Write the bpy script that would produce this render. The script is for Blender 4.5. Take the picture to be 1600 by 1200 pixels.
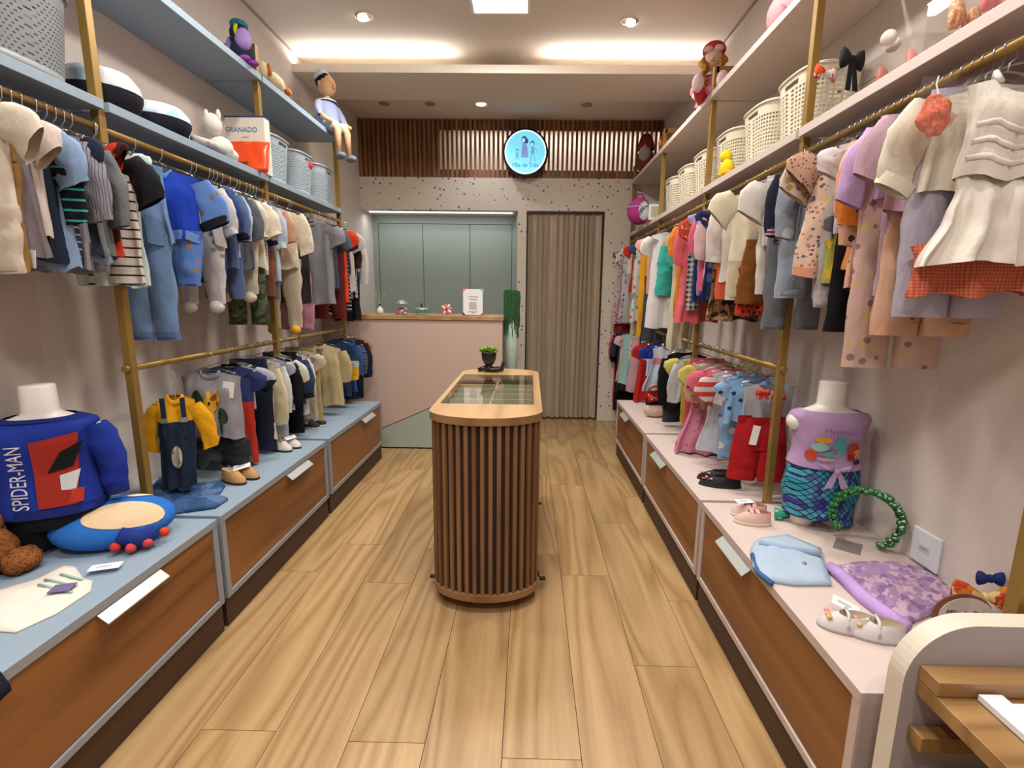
import bpy, bmesh, math, random
from mathutils import Vector, Matrix, noise
random.seed(7)
for o in list(bpy.data.objects): bpy.data.objects.remove(o)
SC = bpy.context.scene
COL = SC.collection
# ------------------------------------------------------------------ camera
F_PX, PITCH, YAW, ROLL, PPX, CAM_H = 770.6, .17834, .014222, -.012226, 814.7, 1.4
_f = Vector((-math.sin(YAW)*math.cos(PITCH), math.cos(YAW)*math.cos(PITCH), -math.sin(PITCH)))
_r = Vector((math.cos(YAW), math.sin(YAW), 0)); _d = _f.cross(_r)
_c, _s = math.cos(ROLL), math.sin(ROLL)
C_R = _c*_r + _s*_d; C_D = -_s*_r + _c*_d; C_F = _f
CAM = Vector((0, 0, CAM_H))
cd = bpy.data.cameras.new('camera'); cam = bpy.data.objects.new('camera', cd); COL.objects.link(cam)
cd.sensor_width = 36; cd.lens = F_PX/1600*36; cd.shift_x = -(PPX-800)/1600; cd.clip_start = .02
cam.matrix_world = Matrix(((C_R.x, -C_D.x, -C_F.x, CAM.x), (C_R.y, -C_D.y, -C_F.y, CAM.y), (C_R.z, -C_D.z, -C_F.z, CAM.z), (0, 0, 0, 1)))
SC.camera = cam
def at(x, y, X=None, Y=None, Z=None):
    d = C_R*((x-PPX)/F_PX) + C_D*((y-600)/F_PX) + C_F
    if X is not None: t = (X-CAM.x)/d.x
    elif Y is not None: t = (Y-CAM.y)/d.y
    else: t = (Z-CAM.z)/d.z
    return CAM + d*t
# ------------------------------------------------------------------ world, exposure, lights
w = bpy.data.worlds.new('world'); SC.world = w; w.use_nodes = True
w.node_tree.nodes['Background'].inputs[0].default_value = (1, .93, .86, 1)
w.node_tree.nodes['Background'].inputs[1].default_value = .29
SC.view_settings.view_transform = 'Standard'; SC.view_settings.look = 'None'
SC.view_settings.exposure = -0.6; SC.view_settings.gamma = 1; SC.view_settings.use_curve_mapping = False
Z_CEIL = 3.19
XL, XR, YB = -1.82, 1.36, 5.5
def kelvin(k):
    return {'w': (1, .86, .70), 'n': (1, .95, .88), 'c': (.86, .93, 1.0), 'b': (.6, .78, 1.0)}[k]
def lamp(name, kind, loc, energy, col='n', tgt=None, size=.1, spot=80, blend=.6, sy=None):
    l = bpy.data.lights.new(name, kind); o = bpy.data.objects.new(name, l); COL.objects.link(o)
    l.energy = energy; l.color = kelvin(col); o.location = loc
    if kind == 'AREA':
        l.size = size
        if sy: l.shape = 'RECTANGLE'; l.size_y = sy
    else: l.shadow_soft_size = size
    if kind == 'SPOT': l.spot_size = math.radians(spot); l.spot_blend = blend
    t = Vector(tgt) if tgt else Vector((loc[0], loc[1]+1e-4, 0))
    o.rotation_euler = (t-Vector(loc)).to_track_quat('-Z', 'Y').to_euler()
    return o
# recessed ceiling spots: the two seen in the ceiling and their rows towards the shop front
SPOTS = []
for y in (3.6, 2.3, 1.0, -.3):
    SPOTS.append((-1.11, y)); SPOTS.append((.63, y+.05))
for (x, y) in SPOTS:
    lamp('ceiling_spot_light', 'SPOT', (x, y, Z_CEIL-.06), 84, 'n', (x*1.28-(.03), y-.1, .6), .035, 125, .85)
# square panel lights along the middle of the ceiling
PANELS = [(-.21, 3.37), (-.21, 1.4), (-.21, -.5)]
for (x, y) in PANELS:
    lamp('panel_light', 'AREA', (x, y, Z_CEIL-.012), 46, 'n', None, .34)
lamp('rear_downlight', 'SPOT', (-.49, 5.1, Z_CEIL-.05), 22, 'c', (-.49, 5.12, 0), .03, 120, .7)
# LED cove in the cross beam, washing the ceiling in front of it
for (x0, x1) in ((-1.78, -.62), (.1, 1.32)):
    lamp('cove_light', 'AREA', ((x0+x1)/2, 4.13, 3.085), 8.5, 'n', ((x0+x1)/2, 3.90, 3.22), x1-x0, sy=.03)
# LED strip inside the till niche
lamp('niche_light', 'AREA', (-1.0, 5.60, 2.255), 6, 'c', (-1.0, 5.75, 1.2), 1.5, sy=.03)
# lit service space behind the timber slats
lamp('recess_light', 'AREA', (.25, YB+.2, Z_CEIL-.02), 9, 'n', (.25, YB+.26, 2.7), 2.1, sy=.05)
# ------------------------------------------------------------------ node helpers
def lin(c):
    if isinstance(c, str):
        c = c.lstrip('#'); c = tuple(int(c[i:i+2], 16)/255 for i in (0, 2, 4))
    return tuple((v/12.92 if v <= .04045 else ((v+.055)/1.055)**2.4) for v in c)
_M = {}
class NT:
    def __init__(s, name):
        s.m = bpy.data.materials.new(name); s.m.use_nodes = True; s.t = s.m.node_tree
        s.b = s.t.nodes['Principled BSDF']; s.out = s.t.nodes['Material Output']
        s.tc = None
    def n(s, kind, **k):
        nd = s.t.nodes.new(kind)
        for a, v in k.items(): setattr(nd, a, v)
        return nd
    def l(s, a, b): s.t.links.new(a, b)
    def co(s, which='Object'):
        if s.tc is None: s.tc = s.n('ShaderNodeTexCoord')
        return s.tc.outputs[which]
    def math(s, op, a, b=None, c=None):
        nd = s.n('ShaderNodeMath', operation=op)
        for i, v in enumerate((a, b, c)):
            if v is None: continue
            if isinstance(v, (int, float)): nd.inputs[i].default_value = v
            else: s.l(v, nd.inputs[i])
        return nd.outputs[0]
    def mix(s, f, a, b):
        nd = s.n('ShaderNodeMix', data_type='RGBA')
        if isinstance(f, (int, float)): nd.inputs[0].default_value = f
        else: s.l(f, nd.inputs[0])
        for i, v in ((6, a), (7, b)):
            if isinstance(v, tuple): nd.inputs[i].default_value = (*v[:3], 1)
            else: s.l(v, nd.inputs[i])
        return nd.outputs[2]
    def xyz(s, which='Object'):
        nd = s.n('ShaderNodeSeparateXYZ'); s.l(s.co(which), nd.inputs[0]); return nd.outputs
    def mapping(s, scale=(1, 1, 1), loc=(0, 0, 0), which='Object', vec=None):
        nd = s.n('ShaderNodeMapping'); nd.inputs['Scale'].default_value = scale; nd.inputs['Location'].default_value = loc
        s.l(vec or s.co(which), nd.inputs['Vector']); return nd.outputs[0]
    def noise(s, scale, detail=2, vec=None, rough=.5, dist=0):
        nd = s.n('ShaderNodeTexNoise'); nd.inputs['Scale'].default_value = scale; nd.inputs['Detail'].default_value = detail
        nd.inputs['Roughness'].default_value = rough; nd.inputs['Distortion'].default_value = dist
        s.l(vec or s.co(), nd.inputs['Vector']); return nd.outputs
    def vor(s, scale, vec=None, feature='F1', rnd=1):
        nd = s.n('ShaderNodeTexVoronoi', feature=feature); nd.inputs['Scale'].default_value = scale
        nd.inputs['Randomness'].default_value = rnd
        s.l(vec or s.co(), nd.inputs['Vector']); return nd.outputs
    def ramp(s, fac, stops):
        nd = s.n('ShaderNodeValToRGB'); s.l(fac, nd.inputs[0]); e = nd.color_ramp.elements
        while len(e) < len(stops): e.new(.5)
        for i, (p, c) in enumerate(stops): e[i].position = p; e[i].color = (*c, 1)
        return nd.outputs[0]
    def bump(s, h, strength=.3, dist=.01):
        nd = s.n('ShaderNodeBump'); nd.inputs['Strength'].default_value = strength; nd.inputs['Distance'].default_value = dist
        s.l(h, nd.inputs['Height']); s.l(nd.outputs[0], s.b.inputs['Normal'])
    def base(s, c):
        if isinstance(c, tuple): s.b.inputs['Base Color'].default_value = (*c[:3], 1)
        else: s.l(c, s.b.inputs['Base Color'])
    def set(s, **k):
        for a, v in k.items(): s.b.inputs[a.replace('_', ' ')].default_value = v
def plain(c, rough=.6, metal=0, grain=0, bump=0, bscale=80, spec=.5, coat=0):
    key = ('plain', c, rough, metal, grain, bump, bscale, spec, coat)
    if key in _M: return _M[key]
    t = NT('plain'); col = lin(c)
    if grain:
        nz = t.noise(40, 3)[0]
        t.base(t.mix(nz, tuple(v*(1-grain) for v in col), tuple(min(1, v*(1+grain)) for v in col)))
    else: t.base(col)
    t.set(Roughness=rough, Metallic=metal); t.b.inputs['Specular IOR Level'].default_value = spec
    if coat: t.b.inputs['Coat Weight'].default_value = coat
    if bump: t.bump(t.noise(bscale, 3)[0], bump, .004)
    _M[key] = t.m; return t.m
def emis(c, s, name='lit'):
    key = ('emis', c, s)
    if key in _M: return _M[key]
    t = NT(name); t.base(lin(c)); t.b.inputs['Emission Color'].default_value = (*lin(c), 1); t.b.inputs['Emission Strength'].default_value = s
    _M[key] = t.m; return t.m
def clear(name='clear_plastic', tint=(1, 1, 1), ior=1.45, gl=.06, rough=.05):
    key = ('clear', tint, ior, gl, rough)
    if key in _M: return _M[key]
    t = NT(name); tr = t.n('ShaderNodeBsdfTransparent'); tr.inputs[0].default_value = (*tint, 1)
    g = t.n('ShaderNodeBsdfGlossy'); g.inputs['Roughness'].default_value = rough; g.inputs['Color'].default_value = (1, 1, 1, 1)
    fr = t.n('ShaderNodeLayerWeight'); fr.inputs[0].default_value = .5
    f = t.math('MINIMUM', t.math('ADD', t.math('MULTIPLY', t.math('POWER', fr.outputs['Facing'], 4.0), (ior-1)*.8), gl), .95); mx = t.n('ShaderNodeMixShader')
    t.l(f, mx.inputs[0]); t.l(tr.outputs[0], mx.inputs[1]); t.l(g.outputs[0], mx.inputs[2]); t.l(mx.outputs[0], t.out.inputs[0])
    _M[key] = t.m; return t.m
def wood(name, dark, mid, light, axis='y', sc=1.0, rough=.4, rnd=True, lines=9.0, bump=.05, stretch=.09, ringw=.42):
    key = ('wood', name)
    if key in _M: return _M[key]
    t = NT(name)
    s = {'x': (stretch, 1, 1), 'y': (1, stretch, 1), 'z': (1, 1, stretch)}[axis]
    v = t.co()
    if rnd:
        oi = t.n('ShaderNodeObjectInfo'); cb = t.n('ShaderNodeCombineXYZ')
        r = t.math('MULTIPLY', oi.outputs['Random'], 37.0)
        for i in range(3): t.l(r, cb.inputs[i])
        ad = t.n('ShaderNodeVectorMath', operation='ADD'); t.l(v, ad.inputs[0]); t.l(cb.outputs[0], ad.inputs[1]); v = ad.outputs[0]
    mp = t.mapping(tuple(a*sc for a in s), vec=v)
    n1 = t.noise(4.2, 1.5, mp, .45, .3)[0]
    ring = t.math('PINGPONG', t.math('MULTIPLY', n1, lines), .62)
    ring = t.math('POWER', t.math('MULTIPLY', ring, 1.6), 1.5)
    s2 = {'x': (.04, 1, 1), 'y': (1, .04, 1), 'z': (1, 1, .04)}[axis]
    n2 = t.noise(90, 4, t.mapping(tuple(a*sc for a in s2), vec=v), .65)[0]
    big = t.noise(2.0, 2, mp)[0]
    f = t.math('ADD', t.math('MULTIPLY', ring, ringw), t.math('ADD', t.math('MULTIPLY', n2, .40), t.math('MULTIPLY', big, .25)))
    c = t.ramp(f, ((.22, lin(light)), (.5, lin(mid)), (.9, lin(dark))))
    if rnd:
        hs = t.n('ShaderNodeHueSaturation'); t.l(c, hs.inputs['Color'])
        vv = t.math('ADD', t.math('MULTIPLY', oi.outputs['Random'], .16), .92); t.l(vv, hs.inputs['Value']); c = hs.outputs[0]
    t.base(c); t.set(Roughness=rough); t.bump(n2, bump, .003)
    _M[key] = t.m; return t.m
# ------------------------------------------------------------------ mesh helpers
class MB:
    def __init__(s): s.v = []; s.f = []; s.mi = []; s.cur = 0
    def add(s, vs, fs):
        b = len(s.v); s.v += [tuple(v) for v in vs]; s.f += [tuple(i+b for i in f) for f in fs]; s.mi += [s.cur]*len(fs); return s
    def box(s, x0, x1, y0, y1, z0, z1):
        return s.add([(x0, y0, z0), (x1, y0, z0), (x1, y1, z0), (x0, y1, z0), (x0, y0, z1), (x1, y0, z1), (x1, y1, z1), (x0, y1, z1)],
                     [(0, 3, 2, 1), (4, 5, 6, 7), (0, 1, 5, 4), (1, 2, 6, 5), (2, 3, 7, 6), (3, 0, 4, 7)])
    def loft(s, loops, cap0=True, cap1=True, closed=True):
        n = len(loops[0]); vs = [p for L in loops for p in L]; fs = []
        for i in range(len(loops)-1):
            for j in range(n if closed else n-1):
                k = (j+1) % n; fs.append((i*n+j, i*n+k, (i+1)*n+k, (i+1)*n+j))
        if cap0: fs.append(tuple(range(n-1, -1, -1)))
        if cap1: fs.append(tuple((len(loops)-1)*n+j for j in range(n)))
        return s.add(vs, fs)
    def tube(s, pts, r, n=6, caps=True):
        pts = [Vector(p) for p in pts]; rs = r if isinstance(r, (list, tuple)) else [r]*len(pts)
        loops = []; up = None
        for i, p in enumerate(pts):
            t = (pts[min(i+1, len(pts)-1)]-pts[max(i-1, 0)])
            t = t.normalized() if t.length > 1e-9 else Vector((0, 0, 1))
            if up is None:
                a = Vector((0, 0, 1)) if abs(t.z) < .9 else Vector((1, 0, 0)); up = (a-t*a.dot(t)).normalized()
            else:
                up = (up-t*up.dot(t)); up = up.normalized() if up.length > 1e-6 else t.orthogonal().normalized()
            b = t.cross(up)
            loops.append([p+(up*math.cos(2*math.pi*k/n)+b*math.sin(2*math.pi*k/n))*rs[i] for k in range(n)])
        return s.loft(loops, caps, caps)
    def lathe(s, prof, c=(0, 0, 0), n=16, sx=1, sy=1, cap0=True, cap1=True):
        return s.loft([[(c[0]+r*sx*math.cos(2*math.pi*k/n), c[1]+r*sy*math.sin(2*math.pi*k/n), c[2]+z) for k in range(n)] for (r, z) in prof], cap0, cap1)
    def ell(s, c, r, n=14, m=9, rot=None):
        if isinstance(r, (int, float)): r = (r, r, r)
        loops = []
        for i in range(1, m):
            a = math.pi*i/m-math.pi/2; rr = math.cos(a); z = math.sin(a)
            L = [Vector((r[0]*rr*math.cos(2*math.pi*k/n), r[1]*rr*math.sin(2*math.pi*k/n), r[2]*z)) for k in range(n)]
            if rot: L = [rot @ p for p in L]
            loops.append([p+Vector(c) for p in L])
        top = Vector((0, 0, r[2])); bot = -top
        if rot: top = rot @ top; bot = rot @ bot
        b = len(s.v); s.loft(loops, False, False)
        s.v.append(tuple(bot+Vector(c))); ib = len(s.v)-1; s.v.append(tuple(top+Vector(c))); it = ib+1
        for k in range(n):
            s.f.append((ib, b+(k+1) % n, b+k)); s.f.append((it, b+(m-2)*n+k, b+(m-2)*n+(k+1) % n)); s.mi += [s.cur]*2
        return s
    def prism(s, out, z0, z1):
        return s.loft([[(x, y, z0) for x, y in out], [(x, y, z1) for x, y in out]])
    def xf(s, M):
        s.v = [tuple(M @ Vector(v)) for v in s.v]; return s
    def mesh(s, name, smooth=False):
        me = bpy.data.meshes.new(name); me.from_pydata(s.v, [], s.f); me.validate(); me.update()
        if smooth: me.polygons.foreach_set('use_smooth', [True]*len(me.polygons))
        return me
    def build(s, name, mat, parent=None, smooth=False, bevel=0, loc=None, subsurf=0, solid=0, label=None):
        me = s.mesh(name, smooth)
        mats = mat if isinstance(mat, (list, tuple)) else [mat]
        for m in mats: me.materials.append(m)
        if len(mats) > 1 and len(s.mi) == len(me.polygons): me.polygons.foreach_set('material_index', s.mi)
        return put(name, me, parent, loc, bevel, subsurf, solid, label)
def put(name, me, parent=None, loc=None, bevel=0, subsurf=0, solid=0, label=None):
    o = bpy.data.objects.new(name, me); COL.objects.link(o)
    if parent is not None: o.parent = parent
    if loc is not None: o.location = loc
    if solid: md = o.modifiers.new('solid', 'SOLIDIFY'); md.thickness = solid; md.offset = 0
    if bevel: md = o.modifiers.new('bevel', 'BEVEL'); md.width = bevel; md.segments = 2; md.limit_method = 'ANGLE'
    if subsurf: md = o.modifiers.new('sub', 'SUBSURF'); md.levels = subsurf; md.render_levels = subsurf
    if label: o['label'] = label
    return o
def tag(o, label, cat, group=None):
    o['label'] = label; o['category'] = cat
    if group: o['group'] = group
    return o
def struct(o):
    o['kind'] = 'structure'; return o
def thing(name, label, cat, loc=(0, 0, 0), rz=0, group=None):
    o = bpy.data.objects.new(name, None); COL.objects.link(o); o.location = loc; o.rotation_euler = (0, 0, rz); o.empty_display_size = .05
    return tag(o, label, cat, group)
def text_mesh(s, size, extrude=.0008, align='CENTER'):
    cu = bpy.data.curves.new('lettering', 'FONT'); cu.body = s; cu.size = size; cu.extrude = extrude; cu.align_x = align; cu.align_y = 'CENTER'; cu.resolution_u = 3
    o = bpy.data.objects.new('lettering', cu); COL.objects.link(o)
    me = bpy.data.meshes.new_from_object(o.evaluated_get(bpy.context.evaluated_depsgraph_get()))
    bpy.data.objects.remove(o); bpy.data.curves.remove(cu); return me
def text(s, size, mat, M, parent=None, name='lettering', sx=1.0):
    me = text_mesh(s, size)
    me.transform(M @ Matrix.Diagonal((sx, 1, 1, 1)))
    me.materials.clear(); me.materials.append(mat)
    return put(name, me, parent)
FRONT = Matrix.Rotation(math.pi/2, 4, 'X')      # text standing up, read from -Y
def T(x, y, z): return Matrix.Translation((x, y, z))
def RZ(a): return Matrix.Rotation(a, 4, 'Z')
def RX(a): return Matrix.Rotation(a, 4, 'X')
def RY(a): return Matrix.Rotation(a, 4, 'Y')
def dup(root, loc=None, rz=None, label=None, group=None):
    r = root.copy(); COL.objects.link(r)
    if loc is not None: r.location = loc
    if rz is not None: r.rotation_euler = (0, 0, rz)
    if label: r['label'] = label
    if group: r['group'] = group
    for ch in root.children:
        c = ch.copy(); COL.objects.link(c); c.parent = r
        for g in ch.children:
            e = g.copy(); COL.objects.link(e); e.parent = c
    return r
def scallop(o): return o
# ================================================================== THE ROOM
YF = -1.6
FLOOR_WOOD = wood('floor_oak', '#80603a', '#a28156', '#b6976a', 'y', 1.0, .36, True, 11.0, .04, .11, .36)
M_DARK = plain('#2a2320', .8)
fl = struct(MB().box(XL-.1, XR+.1, YF, YB+.9, -.06, -.012).build('floor', M_DARK))
PW, PL = .245, 1.215
offs = {-1: 0.95, 0: 1.286, 1: 2.302, 2: 2.9, 3: 2.103, -2: 1.33, -3: 2.2, -4: 1.36, -5: 2.29}
rr = random.Random(3)
for k in range(-8, 6):
    x0 = -.065+PW*k; x1 = x0+PW
    a, b = max(x0, XL), min(x1, XR)
    if b-a < .02: continue
    y = offs.get(k, rr.uniform(1, 2.2)); 
    while y > YF: y -= PL
    while y < YB+.8:
        y0, y1 = max(y, YF), min(y+PL, YB+.85)
        if y1-y0 > .02:
            g = .0011
            MB().box(-(b-a)/2+g, (b-a)/2-g, g, y1-y0-g, 0, .012).build('plank', FLOOR_WOOD, fl, loc=((a+b)/2, y0, -.012))
        y += PL
M_WALL = plain('#d6cac1', .85, 0, .03, .12, 120)
struct(MB().box(XL-.1, XL, YF, YB+.9, -.06, Z_CEIL+.25).build('wall_left', M_WALL))
struct(MB().box(XR, XR+.1, YF, YB+.9, -.06, Z_CEIL+.25).build('wall_right', M_WALL))
# wallpaper with little grey dots
t = NT('dotted_wallpaper')
v = t.mapping((1, 0, 1))
d1 = t.vor(19, v, rnd=.8); d2 = t.vor(30, t.mapping((1, 0, 1), (3.3, 0, 1.7)), rnd=.9)
m1 = t.math('LESS_THAN', d1['Distance'], .2); sp = t.n('ShaderNodeSeparateColor'); t.l(d1['Color'], sp.inputs[0])
m1 = t.math('MULTIPLY', m1, t.math('GREATER_THAN', sp.outputs[0], .12))
m2 = t.math('LESS_THAN', d2['Distance'], .17); sp2 = t.n('ShaderNodeSeparateColor'); t.l(d2['Color'], sp2.inputs[0])
m2 = t.math('MULTIPLY', m2, t.math('GREATER_THAN', sp2.outputs[0], .2))
cdot = t.ramp(sp.outputs[1], ((.2, lin('#5d626e')), (.5, lin('#7b8088')), (.8, lin('#8c7f6e'))))
c = t.mix(m2, lin('#d8cdbe'), lin('#a59a8c')); c = t.mix(m1, c, cdot); t.base(c); t.set(Roughness=.8)
M_PAPER = t.m
M_GREEN = plain('#959f94', .45, 0, .02)
M_PINK = plain('#c9afa2', .6, 0, .02)
M_WHITE = plain('#e9e2d8', .7)
CX0, CX1, CZ = -.044, .786, 2.28
OX1, OZ = -.14, 2.285
SZ0, SZ1 = 2.615, Z_CEIL
wb = MB()
wb.box(XL, XR, YB, YB+.09, OZ, SZ0)                     # band above the openings
wb.box(OX1, CX0, YB, YB+.09, 0, OZ)                     # pier between niche and curtain
wb.box(CX1, XR, YB, YB+.09, 0, OZ)                      # pier right of the curtain
struct(wb.build('wall_back', M_PAPER))
struct(MB().box(XL, XR, YB+.36, YB+.42, SZ0, Z_CEIL+.2).build('wall_upper_recess', M_WHITE))
struct(MB().box(XL, XR, YB+.09, YB+.36, SZ0-.03, SZ0).build('trim_1', M_WHITE))
struct(MB().box(-.10, XR, YB+.8, YB+.86, 0, OZ+.1).build('wall_fitting_room', plain('#6b5c50', .8)))
# till niche: a deep reveal with three tall grey-green doors above a low run
ni = MB(); NY = YB+.40
ni.box(XL, OX1, YB+.09, NY+.05, OZ, OZ+.03)
struct(ni.build('trim_2', M_WHITE))
struct(MB().box(OX1-.02, OX1, YB+.09, NY, 0, OZ).build('trim_3', M_GREEN))
tall = thing('tall_cupboard', 'grey-green cupboard wall with three tall plain doors in the niche behind the till', 'cupboard', (0, 0, 0))
MB().box(XL+.001, OX1-.021, NY+.02, NY+.05, 0, OZ-.001).build('carcass', plain('#3d423e', .7), tall)
MB().box(XL+.001, XL+.06, NY-.02, NY+.02, 0, OZ-.001).box(OX1-.07, OX1-.021, NY-.02, NY+.02, 0, OZ-.001).box(XL+.06, OX1-.07, NY-.02, NY+.02, OZ-.09, OZ-.001).build('face_frame', M_GREEN, tall)
dx = [XL+.062, -1.243, -.699, OX1-.072]
for i in range(3):
    MB().box(dx[i]+.003, dx[i+1]-.003, NY-.012, NY+.018, .05, OZ-.094).build('door', M_GREEN, tall, bevel=.002)
MB().box(XL+.05, OX1-.06, YB+.12, YB+.15, OZ-.010, OZ-.001).build('led_strip', emis('#dcecff', 3.0), tall)
# slatted timber screen over the wall
scr = thing('slatted_screen', 'dark wooden slatted screen across the top of the dotted back wall', 'screen', (0, 0, 0))
SL = wood('slat_walnut', '#5a3520', '#8a5a38', '#a87850', 'z', 1.4, .5, True, 6, .05)
MB().box(XL+.002, XR-.002, YB+.03, YB+.055, SZ0+.001, SZ0+.085).build('rail', SL, scr)
MB().box(XL+.002, XR-.002, YB+.03, YB+.055, SZ1-.10, SZ1-.002).build('rail', SL, scr)
MB().box(XL+.002, -.98, YB+.036, YB+.056, SZ0+.086, SZ1-.101).build('backing_board', wood('board_walnut', '#6a4028', '#8f5e3a', '#a8764a', 'z', 1, .55, False, 5), scr)
NSL = 66; pitch = (XR-XL)/NSL
sme = MB().box(-.0115, .0115, -.008, .022, 0, SZ1-SZ0-.004).mesh('slat'); sme.materials.append(SL)
for i in range(NSL):
    put('slat', sme, scr, (XL+pitch*(i+.5), YB+.006, SZ0+.002))
# ceiling, cross beam with cove, rear ceiling
M_CEIL = plain('#ddd2c6', .9, 0, .015)
struct(MB().box(XL, XR, YF, 4.42, Z_CEIL, Z_CEIL+.05).box(XL, XR, 4.59, YB+.4, Z_CEIL, Z_CEIL+.05).build('ceiling', M_CEIL))
bm_ = MB().box(XL, XR, 4.06, 4.59, 3.04, 3.06).box(XL, XR, 4.06, 4.08, 3.06, 3.098).box(XL, XR, 4.42, 4.59, 3.06, Z_CEIL+.05)
struct(bm_.build('trim_4', M_CEIL))
M_SHGAP = plain('#9a8d82', .9)  # darker solid strips stand in for the shaded slot between ceiling and walls
struct(MB().box(XL, XL+.012, YF, 4.055, Z_CEIL-.012, Z_CEIL-.001).build('gap_shade_left', M_SHGAP))
struct(MB().box(XR-.012, XR, YF, 4.055, Z_CEIL-.012, Z_CEIL-.001).build('gap_shade_right', M_SHGAP))
# ceiling fittings
M_FIX = plain('#efe9e0', .5)
ring = MB().lathe([(.062, -.004), (.062, 0), (.046, 0), (.046, -.004)], n=24, cap0=False, cap1=False).mesh('trim_ring'); ring.materials.append(M_FIX)
lens = MB().lathe([(.0, -.0), (.044, -.0), (.044, .012)], n=20, cap0=False, cap1=False).mesh('lens', True); lens.materials.append(emis('#fff6ea', 14))
lab = {0: 'lit recessed ceiling spot above the left wall of clothes', 1: 'lit recessed ceiling spot above the right wall of clothes'}
for i, (x, y) in enumerate(SPOTS):
    r = thing('ceiling_spot', lab[i] if i < 2 else 'recessed ceiling spot nearer the shop front', 'ceiling light', (x, y, Z_CEIL), 0, 'recessed ceiling spots')
    put('trim_ring', ring, r); o = put('lens', lens, r, (0, 0, -.006)); o.rotation_euler = (0, -.35 if x < 0 else .35, 0)
pf = MB().box(-.19, .19, -.19, .19, -.006, -.0005).mesh('frame'); pf.materials.append(M_FIX)
pd = MB().box(-.17, .17, -.17, .17, -.0085, -.0062).mesh('diffuser'); pd.materials.append(emis('#cfe6ff', 4.0))
for i, (x, y) in enumerate(PANELS):
    r = thing('ceiling_panel_light', 'square bluish lit panel light at the top centre of the ceiling' if i == 0 else 'square panel light in the ceiling nearer the shop front', 'ceiling light', (x, y, Z_CEIL), 0, 'square ceiling panel lights')
    put('frame', pf, r); put('diffuser', pd, r)
r = thing('rear_downlight', 'lit round downlight in the rear ceiling above the till', 'ceiling light', (-.49, 5.1, Z_CEIL))
put('trim_ring', ring, r); put('lens', lens, r, (0, 0, -.004))
dk = MB().lathe([(.05, -.006), (.05, -.001), (.03, -.001)], n=18).mesh('trim_ring'); dk.materials.append(plain('#8e857c', .6))
for i, (x, y, l) in enumerate(((-1.42, 5.1, 'unlit recessed downlight in the rear ceiling nearest the left wall'), (-.98, 5.1, 'unlit recessed downlight in the rear ceiling just left of the lit one'), (.52, 5.1, 'unlit recessed downlight in the rear ceiling right of the round sign'))):
    r = thing('unlit_downlight', l, 'ceiling light', (x, y, Z_CEIL)); put('trim_ring', dk, r)
# curtain in its opening
cur = thing('fitting_room_curtain', 'floor-length pleated taupe curtain closing the fitting room doorway', 'curtain', (0, 0, 0))
t = NT('curtain_satin'); nz = t.noise(60, 3, t.mapping((1, 1, .05)))[0]
t.base(t.mix(nz, lin('#9a856c'), lin('#cdbba4'))); t.set(Roughness=.3); t.b.inputs['Sheen Weight'].default_value = .3
n = 300; loops = []
for z in (2.255, 2.2, 1.7, 1.1, .5, .02):
    L = []
    for i in range(n+1):
        u = i/n; x = CX0+.012+u*(CX1-CX0-.024)
        ph = u*2*math.pi*13+2.2*math.sin(u*9)+1.1*math.sin(u*23+1)+.25*math.sin(z*2+u*20)
        a = .020+.018*min(1, (2.26-z)/.5)
        y = YB+.03+a*(math.sin(ph)+.35*math.sin(2*ph+1))+.006*math.sin(u*40+z*3)
        L.append((x+.006*math.sin(2*ph)+.012*math.sin(u*7)*(2.2-z)/2.2, y, z))
    loops.append(L)
MB().loft(loops, False, False, False).build('cloth', t.m, cur, True)
fm = MB().box(CX0, CX0+.012, YB-.006, YB+.02, 0, CZ).box(CX1-.012, CX1, YB-.006, YB+.02, 0, CZ).box(CX0, CX1, YB-.006, YB+.02, CZ-.014, CZ)
struct(fm.build('trim_7', plain('#3a332e', .5, .3)))
MB().tube([(CX0+.012, YB+.03, 2.262), (CX1-.012, YB+.03, 2.262)], .008, 8).build('curtain_rod', plain('#8a8177', .3, .8), cur)
# round light box sign
sg = thing('round_sign', 'round lit pale blue shop sign hung in front of the wooden slats', 'sign', (-.064, YB-.12, 2.834))
MB().lathe([(.222, .10), (.230, .09), (.230, -.014), (.215, -.015)], n=56).xf(RX(-math.pi/2)).build('casing', plain('#141a2c', .4), sg, True)
MB().lathe([(.211, -.015), (.211, -.001)], n=48).xf(RX(-math.pi/2)).xf(T(0, -.003, 0)).build('face', emis('#7fdcf7', 1.3), sg)
rim = MB(); nr = 56
rim.loft([[(.211*math.cos(2*math.pi*k/nr), -.0185, .211*math.sin(2*math.pi*k/nr)) for k in range(nr)], [(.198*math.cos(2*math.pi*k/nr), -.0185, .198*math.sin(2*math.pi*k/nr)) for k in range(nr)]], False, False)
rim.build('lit_rim', emis('#eafcff', 1.5), sg)
INK = plain('#2c5b86', .6); LIL = emis('#8fb4ee', .75); INK2 = emis('#2f7fb0', .35)
def disc(c, rx, rz, y, n=14): 
    return [(c[0]+rx*math.cos(2*math.pi*k/n), y, c[1]+rz*math.sin(2*math.pi*k/n)) for k in range(n)]
def flat(m, pts): m.add(pts, [tuple(range(len(pts)))]); return m
dr = MB(); y = -.0205
flat(dr, [(-.045, y, -.055), (.03, y, -.055), (.02, y, .05), (.005, y, .085), (-.03, y, .085), (-.04, y, .02)])
flat(dr, [(.055, y, -.02), (.09, y, -.02), (.085, y, .055), (.06, y, .055)])
flat(dr, [(-.10, y, -.05), (-.07, y, -.05), (-.075, y, -.005), (-.095, y, -.005)])
dr.build('figure_clothes', LIL, sg)['kind'] = 'stuff'
dr = MB(); y = -.0200
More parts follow.
